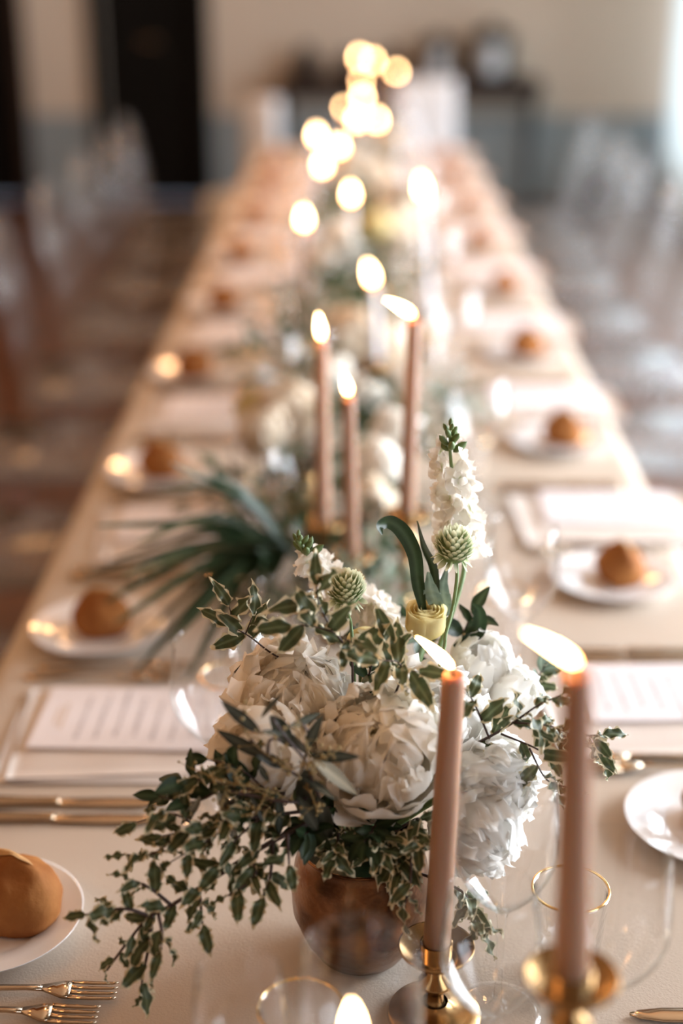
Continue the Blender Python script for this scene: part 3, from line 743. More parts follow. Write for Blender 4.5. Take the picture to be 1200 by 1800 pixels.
c = at(798, 965, 1.20); flower_head(c, .0195, (.12, -.1, 1), 'round pale green flower head on a long bare stem, before the white stock', 2, [c, at(803, 1010, 1.20), at(795, 1070, 1.20), at(783, 1115, 1.19), at(770, 1180, 1.18), VASE + Vector((.02, 0, .1))])
c = at(609, 1040, 1.18); flower_head(c, .0185, (-.05, -.15, 1), 'round green flower head at the left, among the variegated leaves', 6, [c, at(612, 1080, 1.18), at(620, 1140, 1.18), VASE + Vector((0, 0, .12))])

# ------------------------------------------------------------------ stock
def floret_mesh(seed, npet=5, r=.0145):
    b = MB(); rn = random.Random(seed)
    for k in range(npet):
        v, f, t = petal(r * 1.25, rad(66), r * .62, r * .30, seed * 7 + k, nu=7, nv=6, notch=.1)
        b.add(v, f, Matrix.Rotation(2 * pi * k / npet + rn.uniform(-.2, .2), 4, 'Z') @ Matrix.Rotation(-.35 + rn.uniform(-.2, .2), 4, 'X'), t=t)
    for k in range(3):
        v, f, t = petal(r * .6, rad(90), r * .38, r * .25, seed * 9 + k, nu=5, nv=5)
        b.add(v, f, Matrix.Rotation(2 * k + .4, 4, 'Z'), t=[.6 + .4 * q for q in t])
    return b.mesh('blossom', M_stock)
FLO = [floret_mesh(s) for s in (1, 2, 3, 4)]
BUD = MB().add(*lathe([(1e-5, 0), (.0022, .002), (.0034, .006), (.0028, .011), (1e-5, .015)], 10)).mesh('bud', M_gbud)
def stock(pts, n, label, seed, r=.020, tip=True, bl=True):
    path = catmull(pts, 10); base = path[0]; o = thing('stock_flower', label, 'flower', base); rn = random.Random(seed)
    MB().add(*tube([p - base for p in path], [.0028 - .0014 * i / len(path) for i in range(len(path))], 8)).obj('stem', M_gstem, o)
    m = len(path)
    for k in range(n):
        s = .34 + .52 * k / n if bl else 0.0
        p = path[int(s * (m - 1))]; t = (path[min(m - 1, int(s * (m - 1)) + 1)] - path[int(s * (m - 1)) - 1]).normalized()
        a = k * 2.4 + rn.uniform(-.3, .3); side = t.cross(Vector((1, 0, 0))).normalized(); side = Matrix.Rotation(a, 3, t) @ side
        d = (side + t * .35).normalized(); sc = 1.18 - .35 * k / n
        M = Matrix.Translation(p - base + d * r * (1 - .3 * k / n) * .7) @ axis_rot(d).to_matrix().to_4x4() @ Matrix.Diagonal((sc, sc, sc, 1))
        inst(FLO[k % 4], 'blossom', o, M)
    for k in range(12 if tip else 0):
        s = .84 + .16 * k / 11; p = path[int(s * (m - 1))]; a = k * 2.4; t = Vector((.1, 0, 1)).normalized()
        d = Vector((math.cos(a), math.sin(a), .8 + k * .1)).normalized(); sc = 1.15 - .05 * k
        inst(BUD, 'bud', o, frame(p - base + d * .003, d, Vector((0, 0, 1))) @ Matrix.Rotation(-pi / 2, 4, 'X') @ Matrix.Diagonal((sc, sc, sc, 1)))
    return o
stock([VASE + Vector((.01, .03, .13)), at(800, 1060, 1.25), at(812, 960, 1.27), at(802, 880, 1.275), at(792, 810, 1.275), at(790, 755, 1.27)], 17, 'tall spire of white stock blossoms with green buds at its tip', 4, r=.024)
stock([VASE + Vector((-.01, .05, .13)), at(640, 1120, 1.27), at(610, 1060, 1.28), at(575, 1015, 1.27), at(545, 985, 1.24), at(522, 952, 1.22)], 13, 'stock stem leaning left with green buds at its tip and a few white blossoms', 8, r=.016)
stock([VASE + Vector((0, .05, .12)), at(690, 1150, 1.26), at(672, 1100, 1.27), at(660, 1068, 1.27), at(650, 1050, 1.27)], 10, 'short white stock blossoms between the green flower head and the yellow rose', 12, r=.018, tip=False)

# ------------------------------------------------------------------ leaves and sprigs
def leaf(L, W, bend, wavy, seed, fold=.25, nu=8, nv=12, pw=.9, tooth=0):
    v = []; e = []; rib = []
    for j in range(nv + 1):
        for i in range(nu + 1):
            u = -1 + 2 * i / nu; s = j / nv
            w_ = W * (math.sin(pi * min(1, s ** pw * .97 + .02)) ** .85 + .02)
            tw = 1 + tooth * math.sin(s * 26 + seed) * (abs(u) > .9)
            z = -bend * L * s * s + fold * abs(u) * w_ + wavy * W * (abs(u) ** 1.5) * math.sin(s * 14 + (2 if u > 0 else 0) + seed)
            v.append((u * w_ * tw * (1 - .1 * fold), s * L + .06 * L * noise.noise((u, s, seed)), z + .1 * W * noise.noise((u * 2, s * 3, seed + 2))))
            e.append(max(abs(u) ** 1.1, (s - .55) / .45 if s > .55 else 0, 1 - s * 9 if s < .1 else 0) if True else 0); rib.append(.5 if i == nu // 2 and s < .93 else 0)
    f = [(j * (nu + 1) + i, j * (nu + 1) + i + 1, (j + 1) * (nu + 1) + i + 1, (j + 1) * (nu + 1) + i) for j in range(nv) for i in range(nu)]
    return v, f, e, rib
def leaf_me(mat, *a, **k):
    v, f, e, rb = leaf(*a, **k); b = MB(); b.add(v, f, e=e, rib=rb); return b.mesh('leaf', mat)
LV = [leaf_me(M_var, 1, .235, .05 + .13 * k, .50, k * 1.7, fold=.15 + .12 * (k % 4), tooth=.2, nv=16, pw=.82) for k in range(6)]
LO = [leaf_me(M_olive, 1, .115, .05 + .08 * k, .03, k, fold=.2, nu=4, nv=9) for k in range(3)]
LB = [leaf_me(M_olivel, 1, .14, .06, .03, k, fold=.2, nu=4, nv=9) for k in range(2)]
LD = [leaf_me(M_dark, 1, .24, .2, .08, k, fold=.25, nu=4, nv=8) for k in range(3)]
LG = [leaf_me(M_grey, 1, .22, .2, .05, k, fold=.2, nu=4, nv=8) for k in range(3)]
def sprig(name, label, path, n, size, leaves, branches=(), stem_r=.0016, stemmat=None, seed=0, face=.55, start=.12, group=None, down=0.0, spread=55, dens=.78):
    """path and branches: lists of world points. Leaves sit along all of them, alternating."""
    rn = random.Random(seed + 100); main = catmull(path, 8); base = main[0].copy()
    o = thing(name, label, 'foliage', base, group=group)
    b = MB(); lines = [(main, n, start)] + [(catmull(q, 6), m_, .15) for q, m_ in branches]
    for q, _, _ in lines: b.add(*tube([p - base for p in q], [stem_r * (1 - .6 * i / len(q)) * (1 if q is main else .7) for i in range(len(q))], 6))
    b.obj('stem', stemmat or M_stem, o)
    tocam = (CAM - main[len(main) // 2]).normalized()
    for q, cnt, st in lines:
        m_ = len(q); cnt = max(2, round(cnt * dens))
        for k in range(cnt):
            s = st + (1 - st) * (k + 1) / cnt; i = min(m_ - 1, int(s * (m_ - 1))); p = q[i]
            t = (q[i] - q[max(0, i - 2)]).normalized() if i > 0 else (q[1] - q[0]).normalized()
            side = Matrix.Rotation(k * 2.4 + rn.uniform(-.5, .5), 3, t) @ t.cross(tocam).normalized()
            ang = rad(rn.uniform(spread - 18, spread + 15)) if k < cnt - 1 else rad(8)
            d = (t * math.cos(ang) + side * math.sin(ang) + Vector((0, 0, -down))).normalized()
            nz = (tocam * face + Vector((0, 0, .5)) + Vector((rn.uniform(-1, 1), rn.uniform(-1, 1), rn.uniform(-1, 1))) * .62)
            sz = size * 1.16 * rn.uniform(.62, 1.15) * (1 - .25 * s)
            inst(leaves[rn.randrange(len(leaves))], 'leaf', o, frame(p - base, d, nz, sz))
    return o
A = at
# trailing variegated branch, lower left
sprig('pittosporum_branch', 'long cream-edged branch trailing over the cloth to the lower left corner',
      [A(590, 1425, 1.07), A(505, 1465, 1.04), A(440, 1502, 1.03), A(370, 1548, 1.02), A(300, 1592, 1.01), A(262, 1612, 1.005), A(225, 1655, 1.0), A(188, 1705, 1.0)], 26, .029, LV,
      [([A(262, 1610, 1.005), A(225, 1598, 1.0), A(190, 1600, 1.0), A(150, 1608, 1.0)], 8), ([A(268, 1606, 1.005), A(262, 1660, 1.0), A(252, 1710, .995), A(247, 1745, .99)], 8),
       ([A(278, 1604, 1.0), A(285, 1650, .99), A(275, 1700, .985)], 5),
       ([A(350, 1560, 1.015), A(353, 1595, 1.01), A(356, 1625, 1.0)], 6), ([A(440, 1502, 1.03), A(448, 1540, 1.02), A(400, 1575, 1.01)], 8), ([A(480, 1480, 1.035), A(474, 1545, 1.02), A(462, 1575, 1.01)], 7),
       ([A(300, 1590, 1.01), A(262, 1560, 1.01), A(225, 1545, 1.01)], 5), ([A(505, 1465, 1.03), A(508, 1520, 1.02)], 3)], .0026, seed=1)
sprig('pittosporum_branch', 'shorter cream-edged branch above the long trailing one, pointing left at the gold knives',
      [A(585, 1420, 1.08), A(500, 1430, 1.05), A(420, 1440, 1.035), A(350, 1455, 1.03), A(285, 1470, 1.025)], 20, .030, LV,
      [([A(420, 1440, 1.035), A(360, 1480, 1.02), A(300, 1515, 1.015)], 9), ([A(350, 1455, 1.03), A(300, 1430, 1.03), A(240, 1447, 1.03)], 6), ([A(460, 1435, 1.04), A(410, 1480, 1.03), A(385, 1520, 1.02)], 8), ([A(320, 1462, 1.03), A(270, 1500, 1.02), A(222, 1503, 1.02)], 6)], .0018, seed=2)
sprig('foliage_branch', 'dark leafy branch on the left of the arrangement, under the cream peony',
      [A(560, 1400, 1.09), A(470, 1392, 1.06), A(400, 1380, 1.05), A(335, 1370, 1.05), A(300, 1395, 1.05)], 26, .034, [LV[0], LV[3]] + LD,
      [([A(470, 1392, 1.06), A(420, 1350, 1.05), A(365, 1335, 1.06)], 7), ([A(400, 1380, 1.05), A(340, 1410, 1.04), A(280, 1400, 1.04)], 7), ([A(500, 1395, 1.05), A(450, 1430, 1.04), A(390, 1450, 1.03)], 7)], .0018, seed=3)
# leaves filling the collar of the vase
for k, (p1, p2, sd, lb, lset) in enumerate((
        ((640, 1470), (670, 1500), 5, 'cream-edged leaves under the large middle peony', LV), ((600, 1460), (585, 1505), 6, 'cream-edged leaves hanging over the left rim of the copper vase', LV),
        ((690, 1480), (705, 1545), 7, 'cream-edged leaves hanging before the copper vase, beside the candle', LV), ((730, 1440), (735, 1490), 8, 'cream-edged leaves between the middle peony and the near left candle', LV),
        ((560, 1450), (530, 1470), 9, 'dark leaves between the olive twig and the copper vase', LD), ((660, 1450), (640, 1480), 10, 'dark leaves in the shade below the large middle peony', LD), ((800, 1560), (850, 1640), 11, 'cream-edged twig hanging right of the near left candle', LV))):
    sprig('foliage_sprig', lb, [VASE + Vector((.0, 0, .11)), A(p1[0], p1[1], 1.08), A((p1[0] + p2[0]) / 2, (p1[1] + p2[1]) / 2, 1.055), A(p2[0], p2[1], 1.04)], 17 if lset is LD else 15, .030, lset, seed=sd, start=.3, down=.2)
sprig('foliage_sprig', 'single twig with a big cream-edged leaf before the copper vase', [A(720, 1480, 1.06), A(722, 1540, 1.03), A(712, 1588, 1.02)], 4, .036, LV, seed=14, start=.5)
# top variegated twigs
sprig('pittosporum_sprig', 'cream-edged sprig before the left green flower head, top of the arrangement', [A(620, 1200, 1.15), A(615, 1150, 1.13), A(580, 1100, 1.12), A(560, 1060, 1.12), A(556, 1030, 1.12)], 9, .043, LV,
      [([A(590, 1112, 1.12), A(545, 1100, 1.11), A(515, 1100, 1.11)], 4), ([A(600, 1120, 1.12), A(620, 1130, 1.10)], 2)], .0013, seed=20, face=1.1)
sprig('pittosporum_sprig', 'cream-edged sprig in the middle, just above the large peony', [A(690, 1230, 1.14), A(705, 1190, 1.12), A(700, 1165, 1.11), A(665, 1160, 1.10)], 8, .040, LV, [([A(705, 1180, 1.12), A(735, 1180, 1.10)], 3), ([A(704, 1170, 1.12), A(690, 1130, 1.12)], 3)], .0012, seed=21, face=1.1)
sprig('pittosporum_sprig', 'thin sprig reaching left over the wine glass, above the upper left peony', [A(540, 1180, 1.19), A(480, 1150, 1.18), A(440, 1120, 1.17), A(405, 1100, 1.165)], 5, .037, LV, [([A(430, 1118, 1.17), A(445, 1080, 1.165)], 2), ([A(415, 1108, 1.165), A(402, 1065, 1.16)], 2)], .0012, seed=22, face=1.0, start=.55)
sprig('pittosporum_branch', 'cream-edged branch reaching right between the peonies and the nearest candle',
      [A(790, 1330, 1.15), A(860, 1295, 1.12), A(905, 1268, 1.11), A(945, 1240, 1.10), A(985, 1222, 1.10)], 13, .030, LV,
      [([A(880, 1290, 1.12), A(930, 1310, 1.11), A(975, 1330, 1.10), A(1010, 1318, 1.10)], 9), ([A(900, 1270, 1.11), A(960, 1275, 1.10), A(1000, 1290, 1.10)], 8), ([A(860, 1298, 1.12), A(835, 1240, 1.11), A(820, 1215, 1.11)], 6), ([A(930, 1315, 1.11), A(960, 1370, 1.10), A(1000, 1385, 1.10)], 7)], .0016, seed=23)
sprig('pittosporum_branch', 'tip of a cream-edged twig right of the nearest candle', [A(960, 1300, 1.13), A(1010, 1290, 1.12), A(1045, 1300, 1.12), A(1062, 1345, 1.12)], 7, .027, LV, [([A(1030, 1293, 1.12), A(1058, 1292, 1.12)], 2)], .0013, seed=24, start=.5, face=1.0)
sprig('foliage_sprig', 'dark green leaves behind the yellow rose', [VASE + Vector((.02, .06, .13)), A(800, 1150, 1.27), A(815, 1110, 1.27), A(830, 1080, 1.27)], 9, .036, LD + [LV[1]], seed=25, start=.45)
sprig('foliage_sprig', 'dark green leaves between the left peony and the middle one', [VASE + Vector((0, .03, .12)), A(640, 1230, 1.17), A(650, 1180, 1.16), A(660, 1150, 1.16)], 12, .036, LD, seed=26, start=.4)
sprig('foliage_sprig', 'grey green leaves right of the closed peony bud', [VASE + Vector((.05, .05, .12)), A(900, 1240, 1.25), A(945, 1190, 1.26), A(960, 1165, 1.26)], 12, .026, LG + LV[:2], seed=27, start=.5)
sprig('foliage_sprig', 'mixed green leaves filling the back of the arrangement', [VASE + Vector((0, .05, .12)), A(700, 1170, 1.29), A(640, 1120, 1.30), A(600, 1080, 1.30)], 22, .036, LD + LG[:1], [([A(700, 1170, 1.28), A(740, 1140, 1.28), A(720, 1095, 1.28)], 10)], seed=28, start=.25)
# broad wavy stock leaves
def ribbon_leaf(pts, wds, label, mat=M_dark, roll=0.0, wave=.0):
    q = catmull(pts, 8); base = q[0]; o = thing('long_leaf', label, 'foliage', base); v = []; n = len(q); e = []; rb = []
    for i, p in enumerate(q):
        t = (q[min(n - 1, i + 1)] - q[max(0, i - 1)]).normalized(); tocam = (CAM - p).normalized()
        x = t.cross(tocam).normalized(); z = x.cross(t); s = i / (n - 1)
        k = s * (len(wds) - 1); a = int(min(k, len(wds) - 2)); w_ = wds[a] + (wds[a + 1] - wds[a]) * (k - a); ca, sa = math.cos(roll + s * .8), math.sin(roll + s * .8)
        for u in (-1, -.5, 0, .5, 1):
            off = x * (u * w_ * ca) + z * (abs(u) * w_ * .35 + u * w_ * sa + wave * w_ * math.sin(s * 26) * abs(u)); v.append(tuple(p - base + off)); e.append(abs(u)); rb.append(.4 if u == 0 else 0)
    f = [(i * 5 + k, i * 5 + k + 1, (i + 1) * 5 + k + 1, (i + 1) * 5 + k) for i in range(n - 1) for k in range(4)]
    b = MB(); b.add(v, f, e=e, rib=rb); b.obj('blade', mat, o); return o
ribbon_leaf([A(745, 1080, 1.22), A(735, 1030, 1.22), A(728, 975, 1.21), A(708, 935, 1.20), A(685, 918, 1.19), A(668, 925, 1.18), A(672, 940, 1.175)], [.003, .006, .007, .008, .007, .005, .001], 'dark glossy leaf curling left beside the tall mauve candle')
ribbon_leaf([A(768, 1060, 1.23), A(762, 1000, 1.24), A(745, 960, 1.24), A(733, 915, 1.24)], [.003, .006, .006, .002], 'narrow dark leaf at the foot of the white stock', roll=.5)
ribbon_leaf([A(772, 1075, 1.23), A(758, 1040, 1.22), A(753, 1005, 1.22)], [.004, .009, .002], 'pale wavy leaf below the dark curling one', M_grey, wave=.5)
ribbon_leaf([A(790, 1080, 1.24), A(778, 1040, 1.24), A(785, 1000, 1.24)], [.004, .008, .002], 'pale wavy leaf under the hanging stock blossoms', M_grey, wave=.5)
ribbon_leaf([A(800, 1140, 1.24), A(838, 1110, 1.25), A(842, 1075, 1.25), A(828, 1060, 1.25)], [.004, .008, .007, .001], 'dark upright leaf right of the yellow rose')
# olive twig with explicit leaves
tw = thing('olive_branch', 'dark olive twig with long narrow leaves before the left peonies', 'foliage', A(575, 1440, 1.06)); base = tw.location.copy()
b = MB(); yo = 1.03
for pts in ([(575, 1440), (552, 1380), (535, 1335), (505, 1300), (478, 1262)], [(552, 1380), (500, 1350), (470, 1330), (440, 1300)], [(535, 1335), (545, 1300), (530, 1270)], [(552, 1390), (520, 1410), (450, 1400), (400, 1390)], [(505, 1305), (475, 1300), (470, 1330)]):
    b.add(*tube([p - base for p in catmull([A(x, y, yo + (.03 if i == 0 else 0)) for i, (x, y) in enumerate(pts)], 5)], .0014, 6))
b.obj('stem', M_stem, tw)
for k, (x0, y0, x1, y1, mt) in enumerate(((457, 1288, 393, 1237, 0), (459, 1262, 491, 1219, 0), (508, 1276, 563, 1256, 0), (537, 1318, 561, 1264, 0), (472, 1333, 385, 1287, 0), (474, 1258, 522, 1318, 0), (543, 1328, 626, 1331, 0),
        (548, 1335, 628, 1392, 1), (537, 1350, 548, 1462, 0), (474, 1325, 508, 1356, 0), (455, 1342, 472, 1376, 0), (380, 1395, 424, 1482, 1), (500, 1290, 462, 1286, 0), (525, 1400, 560, 1470, 0), (515, 1290, 540, 1330, 0), (440, 1400, 462, 1440, 0),
        (350, 1400, 322, 1450, 1), (560, 1400, 575, 1490, 0), (500, 1350, 455, 1330, 0), (485, 1395, 500, 1470, 0), (420, 1392, 395, 1440, 0), (530, 1365, 590, 1400, 0))):
    p0 = A(x0, y0, yo); p1 = A(x1, y1, yo - .012 + .02 * (k % 3)); L = (p1 - p0).length * 1.06
    M = frame(p0 - base, p1 - p0, (CAM - p0).normalized() + rv(.5), L)
    inst((LB if mt else LO)[k % 2], 'leaf', tw, M, label='pale brownish leaf back' if mt else None)
def buds(label, paths, seed, r=.0016, n=16):
    rn = random.Random(seed); base = paths[0][0]; o = thing('bud_twig', label, 'foliage', base); s_ = MB(); d = MB()
    for q in paths:
        pts = catmull(q, 5); s_.add(*tube([p - base for p in pts], .0007, 5))
        for k in range(n):
            p = pts[rn.randrange(1, len(pts))] - base; e = p + Vector((rn.gauss(0, .006), rn.gauss(0, .006), rn.gauss(0, .006)))
            s_.add(*tube([p, e], .0003, 4)); d.add(*sphere(r * rn.uniform(.6, 1.2), 6, 5, e))
    s_.obj('stem', M_bud, o); d.obj('buds', M_bud, o, kind='stuff'); return o
buds('twig of tiny ochre buds among the olive leaves', [[A(560, 1400, 1.04), A(545, 1340, 1.02), A(530, 1275, 1.02)], [A(545, 1340, 1.02), A(500, 1350, 1.02), A(480, 1290, 1.02)], [A(500, 1350, 1.02), A(440, 1300, 1.03), A(425, 1250, 1.03)], [A(545, 1340, 1.02), A(585, 1325, 1.02)]], 3)
buds('twig of tiny ochre buds over the dark leaves left of the vase', [[A(540, 1420, 1.04), A(470, 1390, 1.03), A(400, 1375, 1.03), A(335, 1350, 1.04)], [A(470, 1390, 1.03), A(450, 1430, 1.02)], [A(400, 1375, 1.03), A(385, 1430, 1.02)], [A(430, 1385, 1.03), A(400, 1345, 1.03)], [A(560, 1430, 1.03), A(545, 1390, 1.03)]], 9)

# ------------------------------------------------------------------ vases
def vase(loc, s, label, mat=M_copper, group=None):
    o = thing('vase', label, 'vase', loc, group=group)
    p = [(1e-5, 0), (.036, 0), (.042, .003), (.054, .022), (.0645, .05), (.0660, .075), (.0625, .10), (.057, .118), (.0578, .123), (.0555, .122), (.0600, .100), (.0630, .075), (.0600, .048), (.045, .018), (1e-5, .012)]
    pp = []
    for i in range(len(p) - 1):
        for k in range(3): t = k / 3; pp.append((p[i][0] * (1 - t) + p[i + 1][0] * t, p[i][1] * (1 - t) + p[i + 1][1] * t))
    pp.append(p[-1])
    MB().add(*lathe([(r * s, z * s) for r, z in pp], 64, lambda a, j, z: .0006 * noise.noise((math.cos(a) * 9, math.sin(a) * 9, z * 160)))).obj('vase_body', mat, o)
    MB().add(*lathe([((.0570 + .0016 * math.cos(q)) * s, (.1225 + .0016 * math.sin(q)) * s) for q in [2 * pi * k / 8 for k in range(9)]], 48)).obj('lip', mat, o)
    MB().add(*lathe([(1e-5, .105 * s), (.058 * s, .105 * s)], 32)).obj('water', M_dark, o)
    return o
vase(VASE, 1.0, 'round hammered copper vase holding the near peonies')

# ------------------------------------------------------------------ palm frond
pf = thing('palm_frond', 'dark green palm frond fanning left over the plates, behind the near flowers', 'foliage', A(530, 985, 1.80)); base = pf.location.copy()
rootp = A(505, 965, 1.80)
MB().add(*tube([p - base for p in catmull([Vector((-.04, 1.86, TZ + .10)), A(530, 985, 1.82), rootp], 5)], .004, 8)).obj('stem', M_dark, pf)
tips = [((400, 880), (275, 858)), ((420, 875), (340, 835)), ((380, 925), (240, 955)), ((370, 950), (200, 985)), ((360, 985), (185, 1060)), ((380, 1000), (205, 1095)), ((390, 1010), (250, 1120)), ((400, 1020), (240, 1180)),
        ((420, 1040), (330, 1195)), ((450, 1040), (380, 1170)), ((380, 940), (170, 925)), ((430, 1010), (300, 1130)), ((410, 960), (150, 1010)), ((440, 900), (300, 815)), ((370, 975), (215, 1015)), ((470, 1050), (440, 1160))]
def blade(p0, p1, p2, w_):
    q = catmull([p0, p1, p2], 7); n = len(q); v = []
    for i, p in enumerate(q):
        t = (q[min(n - 1, i + 1)] - q[max(0, i - 1)]).normalized(); s = i / (n - 1); x = t.cross(Vector((0, -.5, .86))).normalized(); z = x.cross(t)
        ww = w_ * (math.sin(pi * (.12 + .86 * s)) ** .6)
        for u in (-1, 0, 1): v.append(tuple(p + x * u * ww + z * abs(u) * ww * .5))
    return v, [(i * 3 + k, i * 3 + k + 1, (i + 1) * 3 + k + 1, (i + 1) * 3 + k) for i in range(n - 1) for k in range(2)]
for k, (m1, t1) in enumerate(tips):
    yt = 1.72 - .05 * (k % 3)
    v, f = blade(rootp - base, A(m1[0], m1[1] - 12, 1.77) - base, A(t1[0], t1[1], yt) - base, .0085 if k % 3 else .006); MB().add(v, f).obj('leaflet', M_dark, pf)

# ------------------------------------------------------------------ arrangements farther down the table
def bloom_mesh(mat, sel=None):
    b = MB(); rn = random.Random(5)
    for ri, k, M in peony_mats(1.0, 1.15, 77, sel, True):
        rr, am, W, rf, cu_, n = RUFF[ri]; v, f, t = petal(rr, rad(am), W, rf, ri * 10 + k + 1, cu_, nu=6, nv=6); b.add(v, f, M, t=t)
    return b.mesh('petals', mat)
BLM = {n: bloom_mesh(m_) for n, m_ in (('w', M_cream), ('c', M_petal), ('y', M_rose))}
def far_bloom(px, py, Y, r, kind, label):
    c = A(px, py, Y); o = thing('peony' if kind != 'y' else 'rose', label, 'flower', c - Vector((0, 0, r * .8)), group='flowers farther down the table'); sc = r * 1.12
    inst(BLM[kind], 'petals', o, Matrix.Rotation(rad(28), 4, 'X') @ Matrix.Rotation(R.uniform(0, 6), 4, 'Z') @ Matrix.Scale(sc, 4))
    MB().add(*tube([(0, 0, 0), (R.uniform(-.01, .01), 0, -(c.z - r * .8 - TZ) + .002)], .003, 6)).obj('stem', M_gstem, o)
for a in ((510, 722, 2.30, .058, 'w', 'large warm white peony behind the left mauve candle'), (462, 752, 2.22, .040, 'w', 'white peony low at the left, behind the palm frond'), (662, 808, 2.08, .036, 'c', 'white bloom between the middle and right mauve candles'),
          (648, 872, 1.98, .034, 'w', 'small white bloom just below that between the mauve candles'), (688, 745, 2.2, .030, 'c', 'small white bloom close left of the tall mauve candle'), (640, 690, 2.42, .035, 'c', 'white bloom above the shortest mauve candle, right'),
          (612, 580, 2.92, .060, 'w', 'large cream peony left of the shorter white candle'), (672, 600, 3.0, .050, 'w', 'cream peony behind the shorter white candle'), (580, 655, 2.62, .036, 'c', 'white bloom right beside the left mauve flame'),
          (600, 425, 3.50, .052, 'c', 'cool white peony above the cream ones, centre left'), (572, 455, 3.42, .038, 'c', 'small white peony left of the cool white one'), (694, 385, 3.72, .055, 'w', 'white peony left of the tall white candle flame'),
          (662, 392, 3.60, .034, 'y', 'yellow bloom between the two far white peonies'), (720, 352, 3.95, .048, 'w', 'cream peony touching the tall white candle on its left'), (612, 305, 4.40, .052, 'w', 'pale peony above the row of single flames'),
          (660, 300, 4.60, .045, 'w', 'pale peony right of the one above the flames'), (630, 262, 5.0, .045, 'c', 'far pale bloom under the bright flame cluster'), (676, 250, 5.3, .045, 'w', 'far warm bloom right under the flame cluster'),
          (440, 715, 2.3, .026, 'y', 'small yellow bloom left of the large warm white peony')):
    far_bloom(*a)
def bush_mesh(mat, n, seed, sz=.038):
    rn = random.Random(seed); b = MB()
    for k in range(n):
        d = Vector((rn.gauss(0, 1), rn.gauss(0, 1), rn.gauss(0, .75))); d.normalize(); rr = rn.uniform(.03, .11)
        v, f, e, rb = leaf(1, .24, .2, .05, k, nu=2, nv=5)
        b.add(v, f, frame(d * rr, (d + Vector((rn.uniform(-.6, .6), rn.uniform(-.6, .6), rn.uniform(-.3, .6)))), Vector((0, -.4, 1)) + Vector((rn.uniform(-.8, .8), rn.uniform(-.8, .8), 0)), sz * rn.uniform(.7, 1.2)), e=e, rib=rb)
    return b.mesh('leaves', mat)
BUSH = {'d': [bush_mesh(M_dark, 110, s) for s in (1, 2)], 'g': [bush_mesh(M_grey, 110, s) for s in (3, 4)], 'v': [bush_mesh(M_var, 110, 5)]}
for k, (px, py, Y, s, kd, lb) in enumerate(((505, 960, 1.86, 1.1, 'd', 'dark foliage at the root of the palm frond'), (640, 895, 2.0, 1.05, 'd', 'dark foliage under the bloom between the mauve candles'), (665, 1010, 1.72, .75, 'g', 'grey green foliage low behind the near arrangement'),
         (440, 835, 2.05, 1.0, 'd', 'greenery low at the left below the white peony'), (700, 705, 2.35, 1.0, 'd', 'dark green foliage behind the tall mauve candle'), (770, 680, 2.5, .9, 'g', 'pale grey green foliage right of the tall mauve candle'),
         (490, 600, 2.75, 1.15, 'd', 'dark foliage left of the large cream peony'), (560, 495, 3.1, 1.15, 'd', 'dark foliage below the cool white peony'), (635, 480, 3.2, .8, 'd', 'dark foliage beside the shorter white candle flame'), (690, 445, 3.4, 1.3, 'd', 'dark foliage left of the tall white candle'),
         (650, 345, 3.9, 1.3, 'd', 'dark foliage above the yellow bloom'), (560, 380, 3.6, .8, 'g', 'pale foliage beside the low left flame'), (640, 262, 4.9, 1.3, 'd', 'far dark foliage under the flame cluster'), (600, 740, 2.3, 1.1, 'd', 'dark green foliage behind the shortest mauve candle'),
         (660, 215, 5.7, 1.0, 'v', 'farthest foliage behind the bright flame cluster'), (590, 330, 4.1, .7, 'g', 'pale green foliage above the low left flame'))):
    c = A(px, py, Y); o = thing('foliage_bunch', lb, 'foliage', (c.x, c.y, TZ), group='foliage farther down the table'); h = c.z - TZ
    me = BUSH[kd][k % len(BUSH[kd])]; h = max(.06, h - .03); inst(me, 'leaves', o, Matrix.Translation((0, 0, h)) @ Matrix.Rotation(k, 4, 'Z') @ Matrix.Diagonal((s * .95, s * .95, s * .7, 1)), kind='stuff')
    b = MB()
    for q in range(5): b.add(*tube([(0, 0, .01), (.05 * s * math.cos(q * 1.3), .05 * s * math.sin(q * 1.3), h)], .0016, 5))
    b.obj('stems', M_gstem, o, kind='stuff')
for k, (x, y, lb) in enumerate(((-.10, 2.22, 'brass vase behind the left mauve candle'), (.01, 2.93, 'copper vase under the large cream peony'), (.03, 3.62, 'copper vase below the cool white peony'), (.02, 4.45, 'copper vase above the single flames'), (.05, 5.25, 'far copper vase under the flame cluster'), (-.035, 1.93, 'copper vase at the root of the palm frond'))):
    vase((x, y, TZ), .8, lb, M_brass if k == 0 else M_copper, group='vases farther down the table')

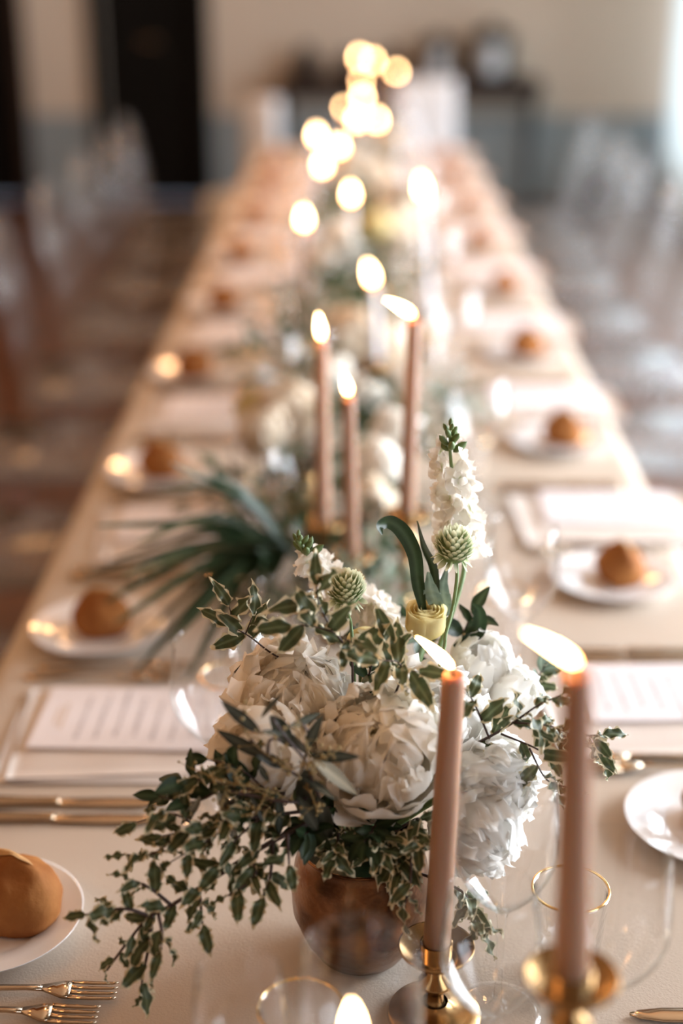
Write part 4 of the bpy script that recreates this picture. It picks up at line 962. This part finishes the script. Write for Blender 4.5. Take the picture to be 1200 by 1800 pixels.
# ------------------------------------------------------------------ chairs
def chair(x, y, rz, label):
    o = thing('acrylic_chair', label, 'chair', (x, y, 0), rz, 'clear acrylic chairs along the table')
    def ring(nm, b): return b.obj(nm, M_acrylic, o)
    # local: sitter faces +X
    v, f = box(-.20, .20, -.20, .20, .435, .462, .006); ring('seat', MB().add(v, f))
    for sx in (-1, 1):
        for sy in (-1, 1):
            ring('leg', MB().add(*tube([(sx * .18, sy * .18, .435), (sx * (.20 if sx > 0 else .225), sy * .19, 0)], [.017, .012], 10)))
    arch = [(-.19, -.185, .46), (-.215, -.195, .62), (-.245, -.185, .78), (-.265, -.12, .885), (-.272, 0, .925), (-.265, .12, .885), (-.245, .185, .78), (-.215, .195, .62), (-.19, .185, .46)]
    ring('back_frame', MB().add(*tube(catmull(arch, 4), .014, 10)))
    for k in range(5):
        yy = -.115 + k * .0575; zt = .915 - 1.6 * yy * yy - .01
        ring('spindle', MB().add(*tube([(-.195, yy * .9, .46), (-.23, yy, .68), (-.267, yy, zt)], .0065, 6)))
    ring('stretcher', MB().add(*tube([(.19, -.185, .22), (.19, .185, .22)], .007, 6))); ring('stretcher', MB().add(*tube([(-.205, -.185, .26), (-.205, .185, .26)], .007, 6)))
    return o
ch0 = None
for side in (-1, 1):
    for k in range(8):
        y = (1.525 + .64 * (k + 1)) if side < 0 else (1.60 + .645 * (k + 1)); x = (-.765 if side < 0 else .80) + R.uniform(-.03, .03); rz = (0 if side < 0 else pi) + R.uniform(-.08, .08)
        lb = 'clear acrylic chair on the %s side of the table, %s from the camera' % ('left' if side < 0 else 'right', ORD[k])
        if ch0 is None: ch0 = chair(x, y, rz, lb)
        else: dup(ch0, (x, y, 0), rz, lb)
# head chairs with white covers
def covered(x, y, rz, label, s=1.0, top=1.0):
    o = thing('covered_chair', label, 'chair', (x, y, 0), rz)
    def fn(u, v):       # skirt + back as one draped shell, faces +Y away from the table
        a = u * 2 * pi; r = 1 + .05 * math.sin(a * 9) * (1 - v); sx = .19 * s * (1 - .10 * v); sy = .045 + .0 * v
        cx = math.copysign(abs(math.cos(a)) ** .4, math.cos(a)) * sx; cyy = math.copysign(abs(math.sin(a)) ** .4, math.sin(a)) * sy
        return (cx * r, cyy * r, .02 + (top - .02) * v)
    v, f = grid(64, 14, fn); b = MB().add(v, f); n = 65; b.f.append([14 * n + i for i in range(64)]); b.obj('back_cover', M_cover, o)
    def fs(u, v):
        a = u * 2 * pi; r = 1 + .04 * math.sin(a * 11) * (1 - v); return (math.copysign(abs(math.cos(a)) ** .4, math.cos(a)) * .2 * s * r, .25 + math.copysign(abs(math.sin(a)) ** .4, math.sin(a)) * .2 * r, .02 + .45 * v)
    v, f = grid(64, 8, fs); b = MB().add(v, f); b.f.append([8 * n + i for i in range(64)]); b.obj('seat_cover', M_cover, o)
    return o
covered(.335, 7.55, pi, 'white covered chair at the far head of the table, right of the flames', .95, 1.02)
covered(-.50, 7.62, pi - .5, 'narrow white covered chair at the far left corner of the table', .55, .92)

# ------------------------------------------------------------------ sideboard and what stands on it
sb = thing('console_table', 'dark narrow console table against the far wall', 'table', (.33, 9.82, 0))
MB().add(*box(-.86, .86, -.17, .15, .72, .84, .006)).obj('tabletop', M_shelf, sb, False)
for sx in (-1, 1):
    for sy in (-.13, .12): MB().add(*tube([(sx * .82, sy, .79), (sx * .80, sy, 0)], [.018, .010], 8)).obj('leg', M_black, sb)
def lantern(x, y, s, label):
    o = thing('lantern', label, 'lantern', (x, y, .84)); b = MB()
    for sx in (-1, 1):
        for sy in (-1, 1): MB().add(*box(sx * .09 * s - .02, sx * .09 * s + .02, sy * .08 * s - .02, sy * .08 * s + .02, 0, .24 * s)).obj('post', M_black, o, False)
    MB().add(*box(-.11 * s, .11 * s, -.1 * s, .1 * s, 0, .02)).obj('base', M_black, o, False)
    MB().add(*lathe([(1e-5, .31 * s), (.03 * s, .30 * s), (.05 * s, .27 * s), (.14 * s, .235 * s), (.14 * s, .225 * s)], 4)).obj('roof', M_black, o, False)
    MB().add(*lathe([(1e-5, .02), (.055 * s, .02), (.06 * s, .05), (.06 * s, .18 * s), (.05 * s, .19 * s), (1e-5, .19 * s)], 20)).obj('glass_cylinder', M_pale, o)
lantern(.52, 9.78, .95, 'dark lantern with a pale glass, left of the two on the console')
lantern(.87, 9.78, 1.15, 'larger dark lantern with a pale glass, right on the console')
def jar(x, y, s, mat, label, name='jar'):
    o = thing(name, label, 'vase', (x, y, .84))
    MB().add(*lathe([(1e-5, 0), (.05 * s, 0), (.08 * s, .05 * s), (.085 * s, .11 * s), (.05 * s, .16 * s), (.035 * s, .18 * s), (.045 * s, .2 * s), (.035 * s, .2 * s), (.03 * s, .18 * s), (1e-5, .17 * s)], 24)).obj('jar_body', mat, o)
    MB().add(*lathe([((.04 + .006 * math.cos(q)) * s, (.2 + .006 * math.sin(q)) * s) for q in [2 * pi * k / 8 for k in range(9)]], 20)).obj('lip', mat, o)
jar(-.35, 9.8, 1.0, M_black, 'small dark jar at the left end of the console'); jar(.22, 9.8, .9, M_shelf, 'brown jar beside the left lantern')
jar(-.08, 9.8, .8, M_black, 'low black jar behind the farthest flames')
bag = thing('black_bag', 'black bag on the floor by the far grey wall, right', 'bag', (1.56, 9.4, 0))
MB().add(*sphere(.15, 20, 14, (0, 0, .15), 1.0)).obj('bag_body', M_black, bag); MB().add(*tube(catmull([(-.07, 0, .27), (-.05, 0, .40), (.05, 0, .40), (.07, 0, .27)], 5), .01, 8)).obj('strap', M_black, bag)
